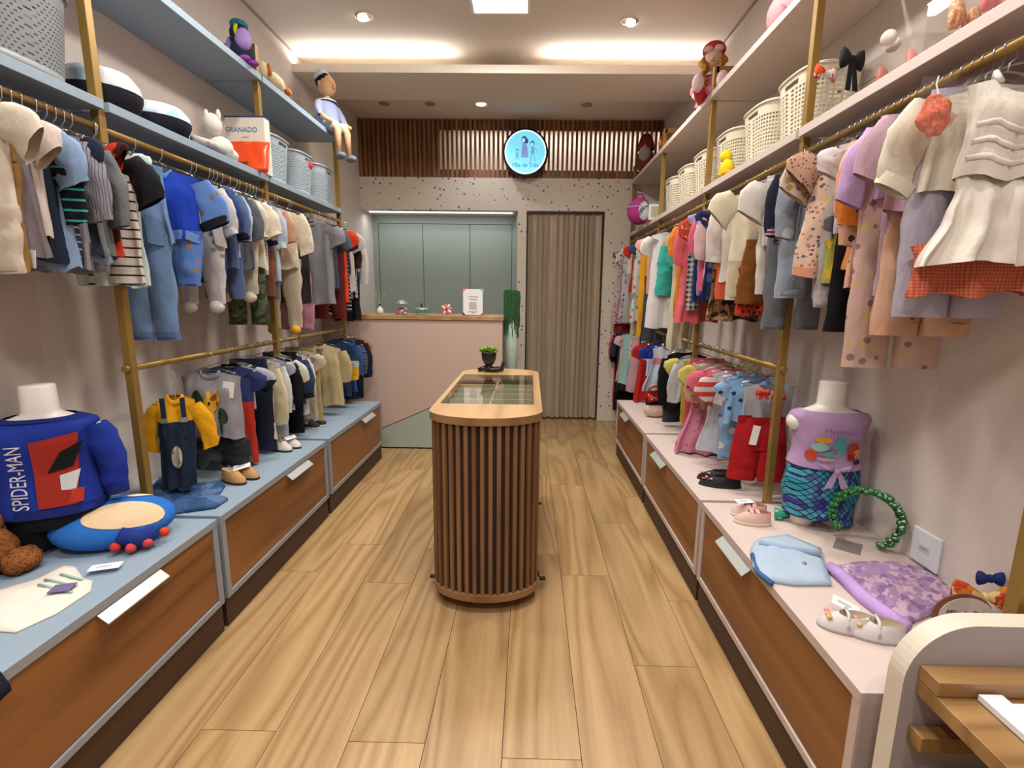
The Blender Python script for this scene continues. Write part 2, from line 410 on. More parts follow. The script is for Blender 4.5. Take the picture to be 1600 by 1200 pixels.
flat(dr, disc((-.014, .118), .028, .034, y)); flat(dr, disc((.012, .104), .016, .024, y)); flat(dr, disc((.07, .083), .022, .024, y)); flat(dr, disc((-.084, .014), .016, .016, y))
for a, b in (((.062, -.02), (.055, -.09)), ((.082, -.02), (.10, -.09)), ((.09, .04), (.125, .01)), ((-.095, -.05), (-.10, -.075)), ((-.075, -.05), (-.07, -.075))):
    dr.tube([(a[0], y, a[1]), (b[0], y, b[1])], .0022, 4)
dr.build('figure_hair', INK2, sg)['kind'] = 'stuff'
dr = MB(); y = -.0210
flat(dr, disc((-.02, .112), .015, .02, y)); flat(dr, disc((.068, .076), .014, .016, y)); flat(dr, disc((-.084, .010), .010, .010, y))
dr.build('figure_face', emis('#dff7ff', 1.0), sg)['kind'] = 'stuff'
text('Mãe de Três', .062, INK2, T(0, -.0205, -.125) @ FRONT, sg, sx=.86)
for s in (-.12, .12): MB().tube([(s, .08, .19), (s, .128, .19)], .008, 6).build('bracket', plain('#141a2c', .4), sg)
# sockets
def socket(loc, label):
    r = thing('wall_socket', label, 'socket', loc)
    MB().box(-.012, 0, -.058, .058, -.06, .06).build('plate', plain('#dcdfe4', .35), r, bevel=.004)
    MB().box(-.0135, -.0115, -.022, .022, -.012, .012).build('outlet', plain('#c3c7cd', .4), r)
    for yy in (-.01, 0, .01): MB().lathe([(.0022, 0), (.0022, .001)], n=8).xf(RY(-math.pi/2)).xf(T(-.0136, yy, 0)).build('pin_hole', plain('#1c1c1e', .6), r)
socket((XR-.0005, 1.566, .571), 'white wall socket just above the pink bench, by the lilac dress')
# ================================================================== FIXED FURNITURE
M_BLUE = plain('#8a9cac', .5, 0, .02); M_BLUE_SHADED = plain('#8d9298', .55, 0, .03)  # second tone: same blue board, shade on the front frame put into its colour
M_ROSE = plain('#cbbab3', .5, 0, .015); M_ROSE_SHADED = plain('#bfaea7', .55, 0, .02)  # second tone: same pink board, darkened as its shaded front and end
M_GOLD = plain('#97783c', .4, .35, .05); M_DRAW = wood('drawer_teak', '#5a3418', '#84542a', '#946032', 'y', .8, .45, True, 5, .04, .12)
M_ALU = plain('#c9ccc8', .3, .5)
ZB0, ZB1 = .13, .50
def bench(side, y0, y1, label, hy, white=False):
    s = -1 if side == 'L' else 1
    xf = -1.245 if s < 0 else .785; xw = XL+.002 if s < 0 else XR-.002
    r = thing('bench_cabinet', label, 'bench cabinet', ((xf+xw)/2, (y0+y1)/2, ZB0), 0, 'low bench cabinets along the '+('left' if s < 0 else 'right')+' wall')
    cx, cy = (xf+xw)/2, (y0+y1)/2
    top, edge = (M_BLUE, M_BLUE_SHADED) if s < 0 else (M_ROSE, M_ROSE_SHADED)
    def B(m, a, b, c, d, e, f): m.box(min(a, b)-cx, max(a, b)-cx, c-cy, d-cy, e-ZB0, f-ZB0); return m
    xi = xf-s*(-.02)
    B(MB(), xf, xw, y0, y1, ZB1-.03, ZB1).build('top_board', top, r, bevel=.0015)
    fr = MB(); B(fr, xi, xw, y0, y1, ZB0, ZB0+.025); B(fr, xf, xw, y0, y0+.028, ZB0, ZB1-.03); B(fr, xf, xw, y1-.028, y1, ZB0, ZB1-.03); B(fr, xf, xi, y0+.028, y1-.028, ZB0, ZB0+.025)
    B(fr, xw+(-s)*.01, xw, y0+.028, y1-.028, ZB0+.025, ZB1-.03)
    fr.build('carcass', edge, r, bevel=.001)
    MB().box(min(xf, xf+s*.002)-cx, max(xf, xf+s*.002)-cx, y0+.001-cy, y1-.001-cy, ZB1-.029-ZB0, ZB1-.001-ZB0).xf(T(-s*.0015, 0, 0)).build('shaded_edge', edge, r)  # thin strip that carries the painted shade along the top board's front
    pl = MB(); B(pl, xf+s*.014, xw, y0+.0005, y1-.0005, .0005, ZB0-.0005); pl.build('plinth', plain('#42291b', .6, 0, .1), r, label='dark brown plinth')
    d = MB(); B(d, xf+s*.006, xf+s*.024, y0+.031, y1-.031, ZB0+.028, ZB1-.033); dr = d.build('drawer', M_DRAW, r, bevel=.001)
    h = MB(); a = xf+s*.004-cx; o1 = a-s*.032
    z1 = ZB1-.034-ZB0
    h.loft([[(a, hy-.125-cy, z1), (a, hy-.125-cy, z1-.003), (o1, hy-.125-cy, z1-.030), (o1, hy-.125-cy, z1-.026)], [(a, hy+.125-cy, z1), (a, hy+.125-cy, z1-.003), (o1, hy+.125-cy, z1-.030), (o1, hy+.125-cy, z1-.026)]])
    h.build('handle', M_ALU, dr, label='pale metal pull strip')
    return r
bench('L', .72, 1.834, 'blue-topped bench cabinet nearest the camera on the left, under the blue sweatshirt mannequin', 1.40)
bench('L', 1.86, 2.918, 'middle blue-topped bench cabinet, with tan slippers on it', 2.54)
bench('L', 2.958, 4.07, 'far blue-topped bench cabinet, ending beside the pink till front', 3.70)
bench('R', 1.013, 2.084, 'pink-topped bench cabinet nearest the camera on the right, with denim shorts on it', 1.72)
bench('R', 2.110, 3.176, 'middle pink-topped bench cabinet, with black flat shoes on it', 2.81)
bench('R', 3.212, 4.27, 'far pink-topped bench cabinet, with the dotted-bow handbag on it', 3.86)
PXL, PXR = -1.53, 1.075; ZU, ZLO = 1.962, 1.105
SHL = [(.74, 1.843), (1.866, 2.952), (2.966, 4.066)]; SHR = [(1.02, 2.086), (2.108, 3.182), (3.20, 4.268), (4.284, 5.44)]
def rack(side):
    s = -1 if side == 'L' else 1
    px = PXL if s < 0 else PXR; xw = XL if s < 0 else XR
    ys = [.73, 1.854, 2.959, 4.085] if s < 0 else [.992, 2.097, 3.194, 4.29, 5.46]
    r = thing('clothing_rack', ('gold metal clothes rack of square posts and round rails on the %s wall' % ('left' if s < 0 else 'right')), 'clothes rack', (px, ys[0], .5))
    oz = Vector((px, ys[0], .5))
    for i, y in enumerate(ys):
        z0 = .5 if (y > 1.1 and y < 4.27) else (.5 if s < 0 else (.5 if y < 2 else 0))
        if s > 0 and y > 4.2: z0 = 0 if y > 5 else ZB1-.37
        z0 = max(z0, .0)
        m = MB().box(-.015, .015, -.015, .015, z0-.5, 2.73-.5)
        m.xf(T(0, y-oz.y, 0)); p = m.build('post', M_GOLD, r, bevel=.002)
        m = MB().box(min(0, xw-px), max(0, xw-px), -.015, .015, 2.694-.5, 2.73-.5).xf(T(0, y-oz.y, 0)); m.build('top_bracket', M_GOLD, r)
    ups = list(zip(ys[:-1], ys[1:]))
    for a, b in ups:
        MB().tube([(0, a-oz.y+.018, ZU-.5), (0, b-oz.y-.018, ZU-.5)], .0125, 10).build('upper_rail', M_GOLD, r, True)
    for a, b in (ups[1:]):
        MB().tube([(0, a-oz.y+.018, ZLO-.5), (0, b-oz.y-.018, ZLO-.5)], .0125, 10).build('lower_rail', M_GOLD, r, True)
    MB().tube([(0, ys[1]-oz.y-.018, ZLO-.5), (0, ys[1]-oz.y-.032, ZLO-.5)], .014, 10).build('rail_cap', M_GOLD, r)
    return r
rack('L'); rack('R')
def shelf(side, a, b, z, label):
    s = -1 if side == 'L' else 1
    xf = (PXL+.034) if s < 0 else (PXR-.034); xw = XL+.001 if s < 0 else XR-.001
    o = MB().box(min(xf, xw), max(xf, xw), a, b, z-.033, z).build('wall_shelf', M_BLUE if s < 0 else M_ROSE, bevel=.0015)
    # notches where the posts pass are covered by the board's own back half
    tag(o, label, 'shelf', 'wall shelves')
ZS1, ZS2 = 2.053, 2.578
nm = ['near', 'middle', 'far', 'farthest']
for i, (a, b) in enumerate(SHL):
    shelf('L', a, b, ZS1, nm[i]+' lower blue-grey shelf on the left wall, '+['carrying the big dark grey basket', 'carrying cushions, white soft toy and orange pouch', 'carrying three grey baskets'][i])
    shelf('L', a, b, ZS2, nm[i]+' upper blue-grey shelf on the left wall, '+['above the big dark grey basket', 'carrying the purple-beaked plush bird', 'with the boy doll sitting at its end'][i])
for i, (a, b) in enumerate(SHR):
    shelf('R', a, b, ZS1, nm[i]+' lower pale pink shelf on the right wall, '+['carrying clear boxes of hair bows', 'carrying cream baskets and a yellow toy', 'carrying mid-sized cream baskets', 'carrying the magenta bag and small frame'][i])
    shelf('R', a, b, ZS2, nm[i]+' upper pale pink shelf on the right wall, '+['above the clear bow boxes', 'above the largest cream baskets', 'carrying the red-hatted doll', 'carrying the maroon-hatted gnome'][i])
# ------------------------------------------------------------------ display kiosk on casters
KX, KY, KA, KH, KE = -.185, 2.664, .239, .69, .15
def kout(a, hl, e, n=40):
    pts = []
    for i in range(n+1):
        th = math.pi+math.pi*i/n; pts.append((a*math.cos(th), -(hl-e)+e*math.sin(th)))
    for i in range(n+1):
        th = math.pi*i/n; pts.append((a*math.cos(th), (hl-e)+e*math.sin(th)))
    return pts
kio = thing('display_kiosk', 'slatted walnut display kiosk with glass top standing in the middle of the floor', 'display counter', (KX, KY, 0))
M_KW = wood('kiosk_oak_top', '#93714a', '#ad8a5f', '#bf9d72', 'y', 1.2, .4, False, 4, .03)
M_KE = wood('kiosk_edge', '#6f4e30', '#8a6642', '#9a764e', 'z', 1.2, .45, False, 3, .03)
M_KS = wood('kiosk_slat', '#573a24', '#785438', '#8a6646', 'z', 1.5, .45, True, 4, .05)
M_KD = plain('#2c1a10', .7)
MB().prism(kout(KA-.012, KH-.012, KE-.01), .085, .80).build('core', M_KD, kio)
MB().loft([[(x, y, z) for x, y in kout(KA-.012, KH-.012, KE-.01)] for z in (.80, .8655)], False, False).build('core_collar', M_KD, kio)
MB().prism(kout(KA+.004, KH+.004, KE+.003), .058, .092).build('base_band', M_KE, kio, bevel=.002)
out = kout(KA+.01, KH+.01, KE+.005, 40)
gx0, gx1, gy0, gy1 = -.41-KX, .028-KX, 2.236-KY, 3.095-KY
inn = []
for (x, y) in out:
    a_ = min(abs((gx1 if x > 0 else gx0)/x) if abs(x) > 1e-6 else 9e9, abs((gy1 if y > 0 else gy0)/y) if abs(y) > 1e-6 else 9e9)
    inn.append((x*a_, y*a_))
for cxy in ((gx0, gy0), (gx1, gy0), (gx1, gy1), (gx0, gy1)):
    j = min(range(len(inn)), key=lambda q: (inn[q][0]-cxy[0])**2+(inn[q][1]-cxy[1])**2); inn[j] = cxy
m = MB(); m.loft([[(x, y, .866) for x, y in inn], [(x, y, .866) for x, y in out], [(x, y, .9) for x, y in out], [(x, y, .9) for x, y in inn], [(x, y, .866) for x, y in inn]], False, False)
m.build('top_frame', M_KW, kio)
m = MB(); m.loft([[(x*1.001, y*1.001, .867) for x, y in out], [(x*1.001, y*1.001, .899) for x, y in out]], False, False); m.build('top_edge', M_KE, kio)
MB().box(gx0+.001, gx1-.001, gy0+.001, gy1-.001, .893, .899).build('glass_top', clear('kiosk_glass', (.93, .96, .95), 1.5, .12, .0), kio)
MB().box(gx0-.004, gx1+.004, gy0-.004, gy0, .80, .866).box(gx0-.004, gx1+.004, gy1, gy1+.004, .80, .866).box(gx0-.004, gx0, gy0, gy1, .80, .866).box(gx1, gx1+.004, gy0, gy1, .80, .866).box(gx0, gx1, gy0, gy1, .801, .806).build('tray', plain('#6a4a30', .6), kio)
for i in range(1, 6):
    yy = gy0+(gy1-gy0)*i/6; MB().box(gx0, gx1, yy-.004, yy+.004, .806, .862).build('divider', plain('#d8c9a8', .5), kio)
MB().box(-.012, -.004, gy0, gy1, .806, .855).build('divider', plain('#d8c9a8', .5), kio)
# slats spaced along the outline
o2 = kout(KA-.009, KH-.009, KE-.008, 200); L = [0]
o2c = o2+[o2[0]]
for i in range(len(o2)): L.append(L[-1]+math.dist(o2c[i], o2c[i+1]))
NS = round(L[-1]/.0345); sm = MB().box(-.0085, .0085, -.004, .011, .0905, .868).mesh('slat'); sm.materials.append(M_KS); j = 0
for i in range(NS):
    d = L[-1]*(i+.5)/NS
    while L[j+1] < d: j += 1
    f = (d-L[j])/(L[j+1]-L[j]); a, b = o2c[j], o2c[j+1]; p = (a[0]+(b[0]-a[0])*f, a[1]+(b[1]-a[1])*f); tx, ty = b[0]-a[0], b[1]-a[1]
    o = put('slat', sm, kio, (p[0], p[1], 0)); o.rotation_euler = (0, 0, math.atan2(-tx, ty)-math.pi/2 if False else math.atan2(ty, tx)+math.pi)
for (x, y) in ((-.232, -.44), (.232, -.44), (-.232, .44), (.232, .44)):
    c = MB().lathe([(.0, -.011), (.027, -.011), (.03, -.006), (.03, .006), (.027, .011), (0, .011)], n=16).xf(RY(math.pi/2)).xf(T(x, y, .03)).build('caster', plain('#c9a86a', .4), kio, True)
    MB().box(x-.02, x+.02, y-.016, y+.016, .046, .06).build('fork', plain('#1b1b1c', .4, .3), c)
    MB().box(x+(.02 if x > 0 else -.05), x+(.05 if x > 0 else -.02), y-.03, y-.008, .036, .044).build('brake', plain('#141414', .5), c)
# little things seen through the kiosk glass
rk = random.Random(5)
cols = ['#b98a3a', '#6f7d3c', '#c4b28a', '#7c4a2a', '#a9a06a', '#c9b050', '#8a7a52', '#b56f5c', '#5d6a3a', '#cbb98f']
lab = ['gold', 'olive green', 'cream', 'brown', 'sage', 'yellow', 'khaki', 'rose', 'dark green', 'sand']
for i in range(10):
    x = KX+gx0+.06+(i % 2)*.22+rk.uniform(0, .06); y = KY+gy0+.07+(i//2)*.145
    r = thing('hair_bow', lab[i]+' small hair bow lying under the kiosk glass', 'hair bow', (x, y, .807), rk.uniform(-1, 1), 'hair accessories in the kiosk tray')
    for s in (-1, 1):
        MB().loft([[(s*.004, -.006, .004), (s*.004, .006, .004), (s*.004, .006, .012), (s*.004, -.006, .012)], [(s*.034, -.02, 0), (s*.034, .02, 0), (s*.034, .02, .02), (s*.034, -.02, .02)]]).build('loop', plain(cols[i], .7), r)
    MB().ell((0, 0, .009), (.008, .009, .009), 8, 6).build('knot', plain(cols[i], .7), r, True)
# ------------------------------------------------------------------ plant pot figure on the kiosk
M_BLK = plain('#0d0d10', .3, coat=.3)
pp = at(771, 581, Z=.9)
pot = thing('plant_pot', 'shiny black pot shaped like a reclining figure holding a green plant, on the kiosk', 'plant pot', (pp.x-.03, pp.y, .9))
pm = MB().ell((.02, 0, .018), (.075, .03, .018), 16, 8)
pm.tube([(.0, 0, .02), (.0, 0, .045)], [.03, .02], 12)
pm.lathe([(.018, .04), (.036, .06), (.046, .085), (.05, .12), (.05, .135), (.044, .135), (.042, .11)], (0, 0, 0), 20)
pm.tube([(.05, 0, .02), (.085, 0, .02), (.094, 0, .055), (.095, 0, .085)], [.018, .018, .012, .006], 8)
pm.tube([(-.01, 0, .03), (-.045, 0, .02), (-.07, -.01, .012)], [.018, .016, .012], 8)
pm.build('figure', M_BLK, pot, True)
rk = random.Random(9); lm = MB()
for i in range(150):
    a = rk.uniform(0, 6.28); e = rk.uniform(.1, 1.4); r0 = rk.uniform(.02, .05)
    b = Vector((.03*math.cos(a)*rk.random(), .03*math.sin(a)*rk.random(), .13)); d = Vector((math.cos(a)*math.cos(e), math.sin(a)*math.cos(e), math.sin(e)*.8)); t_ = b+d*r0*1.3
    sd = d.cross(Vector((0, 0, 1))); sd = sd.normalized()*.007 if sd.length > .01 else Vector((.007, 0, 0))
    mid = b+(t_-b)*.6+Vector((0, 0, .004)); lm.add([b, mid+sd, t_-Vector((0, 0, .004)), mid-sd], [(0, 1, 2, 3)])
lv = lm.build('leaves', plain('#86b32c', .5), pot); lv['kind'] = 'stuff'
# ------------------------------------------------------------------ till counter
ctr = thing('till_counter', 'pink and grey-green till counter with a wooden worktop across the back left', 'counter', (-1.03, 4.33, 0))
def CB(x0, x1, y0, y1, z0, z1): return MB().box(x0+1.03, x1+1.03, y0-4.33, y1-4.33, z0, z1)
CX_L, CX_R = XL+.002, -.234
CB(CX_L, CX_R, 4.352, 4.80, .012, 1.176).build('carcass', M_GREEN, ctr)
pk = MB(); za = lambda x: .192+(x+1.326)*.444
pk.loft([[(CX_L+1.03, 0, za(CX_L)+.003), (CX_R+1.03, 0, za(CX_R)+.003), (CX_R+1.03, 0, 1.174), (CX_L+1.03, 0, 1.174)], [(CX_L+1.03, .022, za(CX_L)+.003), (CX_R+1.03, .022, za(CX_R)+.003), (CX_R+1.03, .022, 1.174), (CX_L+1.03, .022, 1.174)]])
pk.build('upper_panel', M_PINK, ctr, label='pink upper front panel with a slanting lower edge')
gp = MB(); gp.loft([[(CX_L+1.03, .004, .014), (CX_R+1.03, .004, .014), (CX_R+1.03, .004, za(CX_R)-.003), (CX_L+1.03, .004, za(CX_L)-.003)], [(CX_L+1.03, .022, .014), (CX_R+1.03, .022, .014), (CX_R+1.03, .022, za(CX_R)-.003), (CX_L+1.03, .022, za(CX_L)-.003)]])
gp.build('lower_panel', plain('#a7b3a6', .5, 0, .02), ctr, label='grey-green lower front panel')
CB(CX_L, CX_R+.01, 4.318, 4.82, 1.177, 1.215).build('worktop', M_KW, ctr, bevel=.003)
# ------------------------------------------------------------------ sales desk, near right
dk_ = thing('sales_desk', 'light wood desk with a rounded cream-edged grey side panel at the lower right', 'desk', (1.2, .7, 0))
X0, X1, zt_, rc = .785, 1.62, .753, .135
pts = [(X0, .02)]+[(X0+rc-rc*math.cos(math.pi/2*i/14), zt_-rc+rc*math.sin(math.pi/2*i/14)) for i in range(15)]+[(X1, zt_), (X1, .02)]
pts = [(a-1.2, b) for a, b in pts]
X1 = min(X1, XR-.004)
pts = [(min(a, X1-1.2), b) for a, b in pts]
m = MB(); yb, yf = .952-.7, .908-.7
m.loft([[(a, yf, b) for a, b in pts], [(a, yb, b) for a, b in pts]], False, False); m.build('panel_edge', plain('#d0c7b8', .5, 0, .02), dk_, False)
m = MB(); m.add([(a, yf+.0003, b) for a, b in pts], [tuple(range(len(pts)))]); m.add([(a, yb-.0003, b) for a, b in pts], [tuple(range(len(pts)-1, -1, -1))]); m.build('panel_face', plain('#a49a9c', .65, 0, .04, .1, 200), dk_)
M_DW = wood('desk_oak', '#6b4c2a', '#8f6c42', '#a07c50', 'x', 1.0, .4, True, 5, .04)
DX1 = X1-1.2-.001
MB().box(.812-1.2, DX1, .858-.7, .907-.7, .632, .664).build('back_rail', M_DW, dk_, bevel=.002)
MB().box(.812-1.2, DX1, .30-.7, .9075-.7, .598, .631).build('desktop', M_DW, dk_, bevel=.002)
for z in (.488, .37, .25):
    MB().box(.81-1.2, DX1, .872-.7, .907-.7, z, z+.034).build('cross_rail', M_DW, dk_, bevel=.002)
MB().box(1.0-1.2, DX1, .32-.7, .70-.7, .0, .597).build('pedestal', M_DW, dk_)
MB().box(.90, 1.10, .62, .845, .6315, .6335).build('paper_sheet', plain('#e6e6ea', .6))
o = bpy.data.objects['paper_sheet']; tag(o, 'white sheet of paper lying on the light wood desk', 'paper')
MB().box(.885, .93, .60, .852, .634, .646).build('document_folder', plain('#dfe2ea', .5)); tag(bpy.data.objects['document_folder'], 'narrow white folder lying along the paper sheet on the desk', 'folder')
# things on the till counter
def onc(px, py): 
    p = at(px, py, Y=4.43); return (p.x, 4.43, 1.215)
GL = clear('jar_glass', (.96, .98, .98), 1.4, .05, .02)
r = thing('reed_diffuser', 'small round glass diffuser with sticks at the left end of the till worktop', 'diffuser', onc(594, 488))
MB().lathe([(0, 0), (.018, 0), (.030, .014), (.032, .03), (.026, .05), (.012, .062), (.011, .075), (0, .075)], n=18).build('bottle', plain('#d9dccf', .15), r, True)
MB().lathe([(.013, .075), (.013, .09)], n=12).build('cap', plain('#3a3a34', .4), r)
for a in (-.35, .05, .42): MB().tube([(0, 0, .08), (math.sin(a)*.1, 0, .08+math.cos(a)*.1)], .0016, 5).build('stick', plain('#c9b48a', .6), r)
for a in (-.35, .42): MB().ell((math.sin(a)*.1, 0, .08+math.cos(a)*.1), .008, 8, 6).build('wooden_bead', plain('#b7a27c', .6), r, True)
r = thing('candy_jar', 'lidded glass jar with red wrapped sweets on the till worktop', 'jar', onc(628, 490))
MB().lathe([(.055, 0), (.062, .01), (.062, .075), (.05, .09)], n=22, cap1=False).build('glass', GL, r, True)
MB().lathe([(.052, .092), (.066, .094), (.066, .104), (.03, .112), (.03, .128), (0, .13)], n=22).build('lid', plain('#a8b0ac', .25, .4), r, True)
rk = random.Random(2)
for i in range(9):
    MB().ell((rk.uniform(-.035, .035), rk.uniform(-.035, .02), .014+.02*(i//3)), (.02, .014, .011), 8, 6).build('sweet', plain(['#d0241f', '#c9302a', '#e8e2dc'][i % 3], .35), r, True)
r = thing('low_glass_dish', 'low lidded glass dish with mint green sweets on the till worktop', 'dish', onc(659, 491))
MB().lathe([(.048, 0), (.062, .012), (.062, .04)], n=22, cap1=False).build('glass', GL, r, True)
MB().lathe([(.06, .01), (.056, .003), (0, .003)], n=18).xf(T(0, 0, .016)).build('sweets', plain('#4fae86', .45), r, True)
MB().lathe([(.064, .042), (.066, .05), (.058, .062), (.01, .066)], n=22).build('lid', plain('#9aa5a3', .22, .35), r, True)
MB().tube([(0, 0, .064), (0, 0, .10)], [.007, .009], 8).build('knob', plain('#20201f', .4), r)
r = thing('ribbon_bow', 'red and white striped ribbon bow propped on the till worktop', 'bow', onc(698, 491))
cs = ['#e06a5f', '#f0dcd6']
for i in range(8):
    a = i*math.pi/4+.2
    MB().ell((math.cos(a)*.03, -.004*(i % 2), .052+math.sin(a)*.03), (.024, .01, .012), 10, 6, Matrix.Rotation(-a, 3, 'Y')).build('ribbon_loop', plain(cs[i % 2], .5), r, True)
MB().ell((0, -.012, .052), .012, 8, 6).build('knot', plain('#a3262b', .5), r, True)
MB().tube([(0, 0, .03), (0, .01, 0)], .003, 6).build('stem', plain('#d9d2c8', .5), r)
r = thing('counter_sign', 'white cut-corner card sign standing on the till worktop', 'sign', onc(739, 492))
c8 = .028; wq, hq = .087, .232
op = [(-wq+c8, 0), (wq-c8, 0), (wq, c8), (wq, hq-c8), (wq-c8, hq), (-wq+c8, hq), (-wq, hq-c8), (-wq, c8)]
m = MB(); m.loft([[(a, 0, b) for a, b in op], [(a, .005, b) for a, b in op]]); m.build('card', plain('#eeecef', .5), r)
MB().box(-.06, .06, -.012, .03, .0, .006).build('foot', plain('#2a2524', .5), r)
for (a, b, cc) in ((-wq+.012, hq-.01, '#d6706e'), (wq-.012, hq-.012, '#8fbfa0'), (-wq+.012, .012, '#2c3f86'), (wq-.016, .014, '#8d6ba6')):
    MB().box(a-.02, a+.02, .0055, .0075, b-.016, b+.016).build('corner_patch', plain(cc, .6), r)
m = MB()
for (x0, x1, z) in ((-.04, .045, .165), (-.03, .04, .142), (-.045, .045, .034), (-.01, .02, .024)): m.box(x0, x1, -.0012, -.0002, z-.003, z+.003)
m.build('printed_lines', plain('#9a9296', .6), r)['kind'] = 'stuff'
MB().box(-.033, .033, -.0011, -.0002, .052, .118).build('printed_square', plain('#b9b6ba', .6), r)
r = thing('hanging_plant', 'trailing dark green plant in a pale green pot at the right end of the till', 'plant', (-.158, 4.52, 1.06))
MB().lathe([(.04, -.42), (.052, -.40), (.056, .155), (.05, .155)], n=18).build('pot', plain('#a9b8ac', .5), r, True)
rk = random.Random(11); lm = MB()
for i in range(230):
    a = rk.uniform(0, 6.28); rr_ = .06*math.sqrt(rk.random())+.01; x, y = rr_*math.cos(a), rr_*math.sin(a)*.8-.02
    z1 = .36+rk.uniform(-.03, .03)-.5*max(0, rr_-.055); z0 = .12-rk.uniform(0, .16)*(rk.random()**2)-(.14 if rk.random() < .08 else 0); wv = .0045
    k = 4; ps = [(x+.004*math.sin(i+q*2), y, z1+(z0-z1)*q/k) for q in range(k+1)]
    for q in range(k):
        (xa, ya, za_), (xb, yb_, zb_) = ps[q], ps[q+1]; lm.add([(xa-wv, ya, za_), (xa+wv, ya, za_), (xb+wv, yb_, zb_), (xb-wv, yb_, zb_)], [(0, 1, 2, 3)])
lv = lm.build('trailing_leaves', plain('#1d5226', .5, 0, .5), r); lv['kind'] = 'stuff'
# ================================================================== GARMENTS
def fab(c, pat=None, c2=None, s=.03, c3=None, rough=.85):
    key = ('fab', c, pat, c2, s, c3, rough)
    if key in _M: return _M[key]
    t = NT('fabric'); col = lin(c); b = lin(c2) if c2 else col; d = lin(c3) if c3 else b
    res = col
    if pat in ('sh', 'shl', 'sv', 'svl', 'check', 'grid'):
        x, y, z = t.xyz()
        fz = t.math('FRACT', t.math('ADD', t.math('MULTIPLY', z, 1/s), 50)); fx = t.math('FRACT', t.math('ADD', t.math('MULTIPLY', x, 1/s), 50))
        k = .5 if pat in ('sh', 'sv', 'check') else .2
        az = t.math('LESS_THAN', fz, k); ax = t.math('LESS_THAN', fx, k)
        if pat in ('sh', 'shl'): f = az
        elif pat in ('sv', 'svl'): f = ax
        elif pat == 'check': f = t.math('MULTIPLY', t.math('ADD', ax, az), .5)
        else: f = t.math('MAXIMUM', ax, az)
        res = t.mix(f, col, b)
    elif pat in ('dots', 'flor'):
        v = t.vor(1/s, t.mapping((1, .6, 1)), rnd=.8 if pat == 'dots' else 1)
        f = t.math('LESS_THAN', v['Distance'], .27 if pat == 'dots' else .36)
        if pat == 'flor':
            sp = t.n('ShaderNodeSeparateColor'); t.l(v['Color'], sp.inputs[0])
            f = t.math('MULTIPLY', f, t.math('GREATER_THAN', sp.outputs[1], .15))
            res = t.mix(f, col, t.mix(t.math('GREATER_THAN', sp.outputs[0], .5), b, d))
        else: res = t.mix(f, col, b)
    elif pat == 'camo':
        f = t.math('GREATER_THAN', t.noise(1/s, 2)[0], .52); f2 = t.math('GREATER_THAN', t.noise(1/s, 2, t.mapping((1, 1, 1), (5, 3, 2)))[0], .58)
        res = t.mix(f2, t.mix(f, col, b), d)
    elif pat == 'tweed':
        res = t.mix(t.math('GREATER_THAN', t.noise(1/s, 3)[0], .52), col, b)
    elif pat == 'blk':
        x, y, z = t.xyz(); res = t.mix(t.math('LESS_THAN', z, -s), col, b)
    elif pat == 'blk3':
        x, y, z = t.xyz(); res = t.mix(t.math('LESS_THAN', z, -s-.05), t.mix(t.math('LESS_THAN', z, -s), col, b), d)
    elif pat == 'scale':
        x, y, z = t.xyz(); xx = t.math('ADD', x, t.math('MULTIPLY', y, .6))
        p = t.math('ADD', t.math('MULTIPLY', t.math('ADD', xx, z), 1/s), 80); q = t.math('ADD', t.math('MULTIPLY', t.math('SUBTRACT', xx, z), 1/s), 80)
        edge = t.math('MULTIPLY', t.math('GREATER_THAN', t.math('FRACT', p), .16), t.math('GREATER_THAN', t.math('FRACT', q), .16))
        cell = t.n('ShaderNodeCombineXYZ'); t.l(t.math('FLOOR', p), cell.inputs[0]); t.l(t.math('FLOOR', q), cell.inputs[1])
        wn = t.n('ShaderNodeTexWhiteNoise'); t.l(cell.outputs[0], wn.inputs[0])
        cc = t.ramp(wn.outputs[0], ((.1, lin('#2f8fa0')), (.45, lin('#4fa3b8')), (.7, lin('#4a3f92')), (.95, lin('#3a3488'))))
        res = t.mix(edge, lin('#141a3a'), cc)
    nz = t.noise(11, 3)[0]
    hs = t.n('ShaderNodeHueSaturation'); t.l(t.math('ADD', t.math('MULTIPLY', nz, .18), .91), hs.inputs['Value'])
    if isinstance(res, tuple): hs.inputs['Color'].default_value = (*res, 1)
    else: t.l(res, hs.inputs['Color'])
    t.base(hs.outputs[0]); t.set(Roughness=rough); t.b.inputs['Specular IOR Level'].default_value = .25
    t.bump(t.noise(22, 4, t.mapping((1, 1, .5)), .55, .3)[0], .45, .012)
    _M[key] = t.m; return t.m
def lerp(tbl, v):
    for i in range(len(tbl)-1):
        if v <= tbl[i+1][0]:
            a, b = tbl[i], tbl[i+1]; f = (v-a[0])/max(1e-9, b[0]-a[0]); f = f*f*(3-2*f); return a[1]+(b[1]-a[1])*f
    return tbl[-1][1]
GR = random.Random(21)
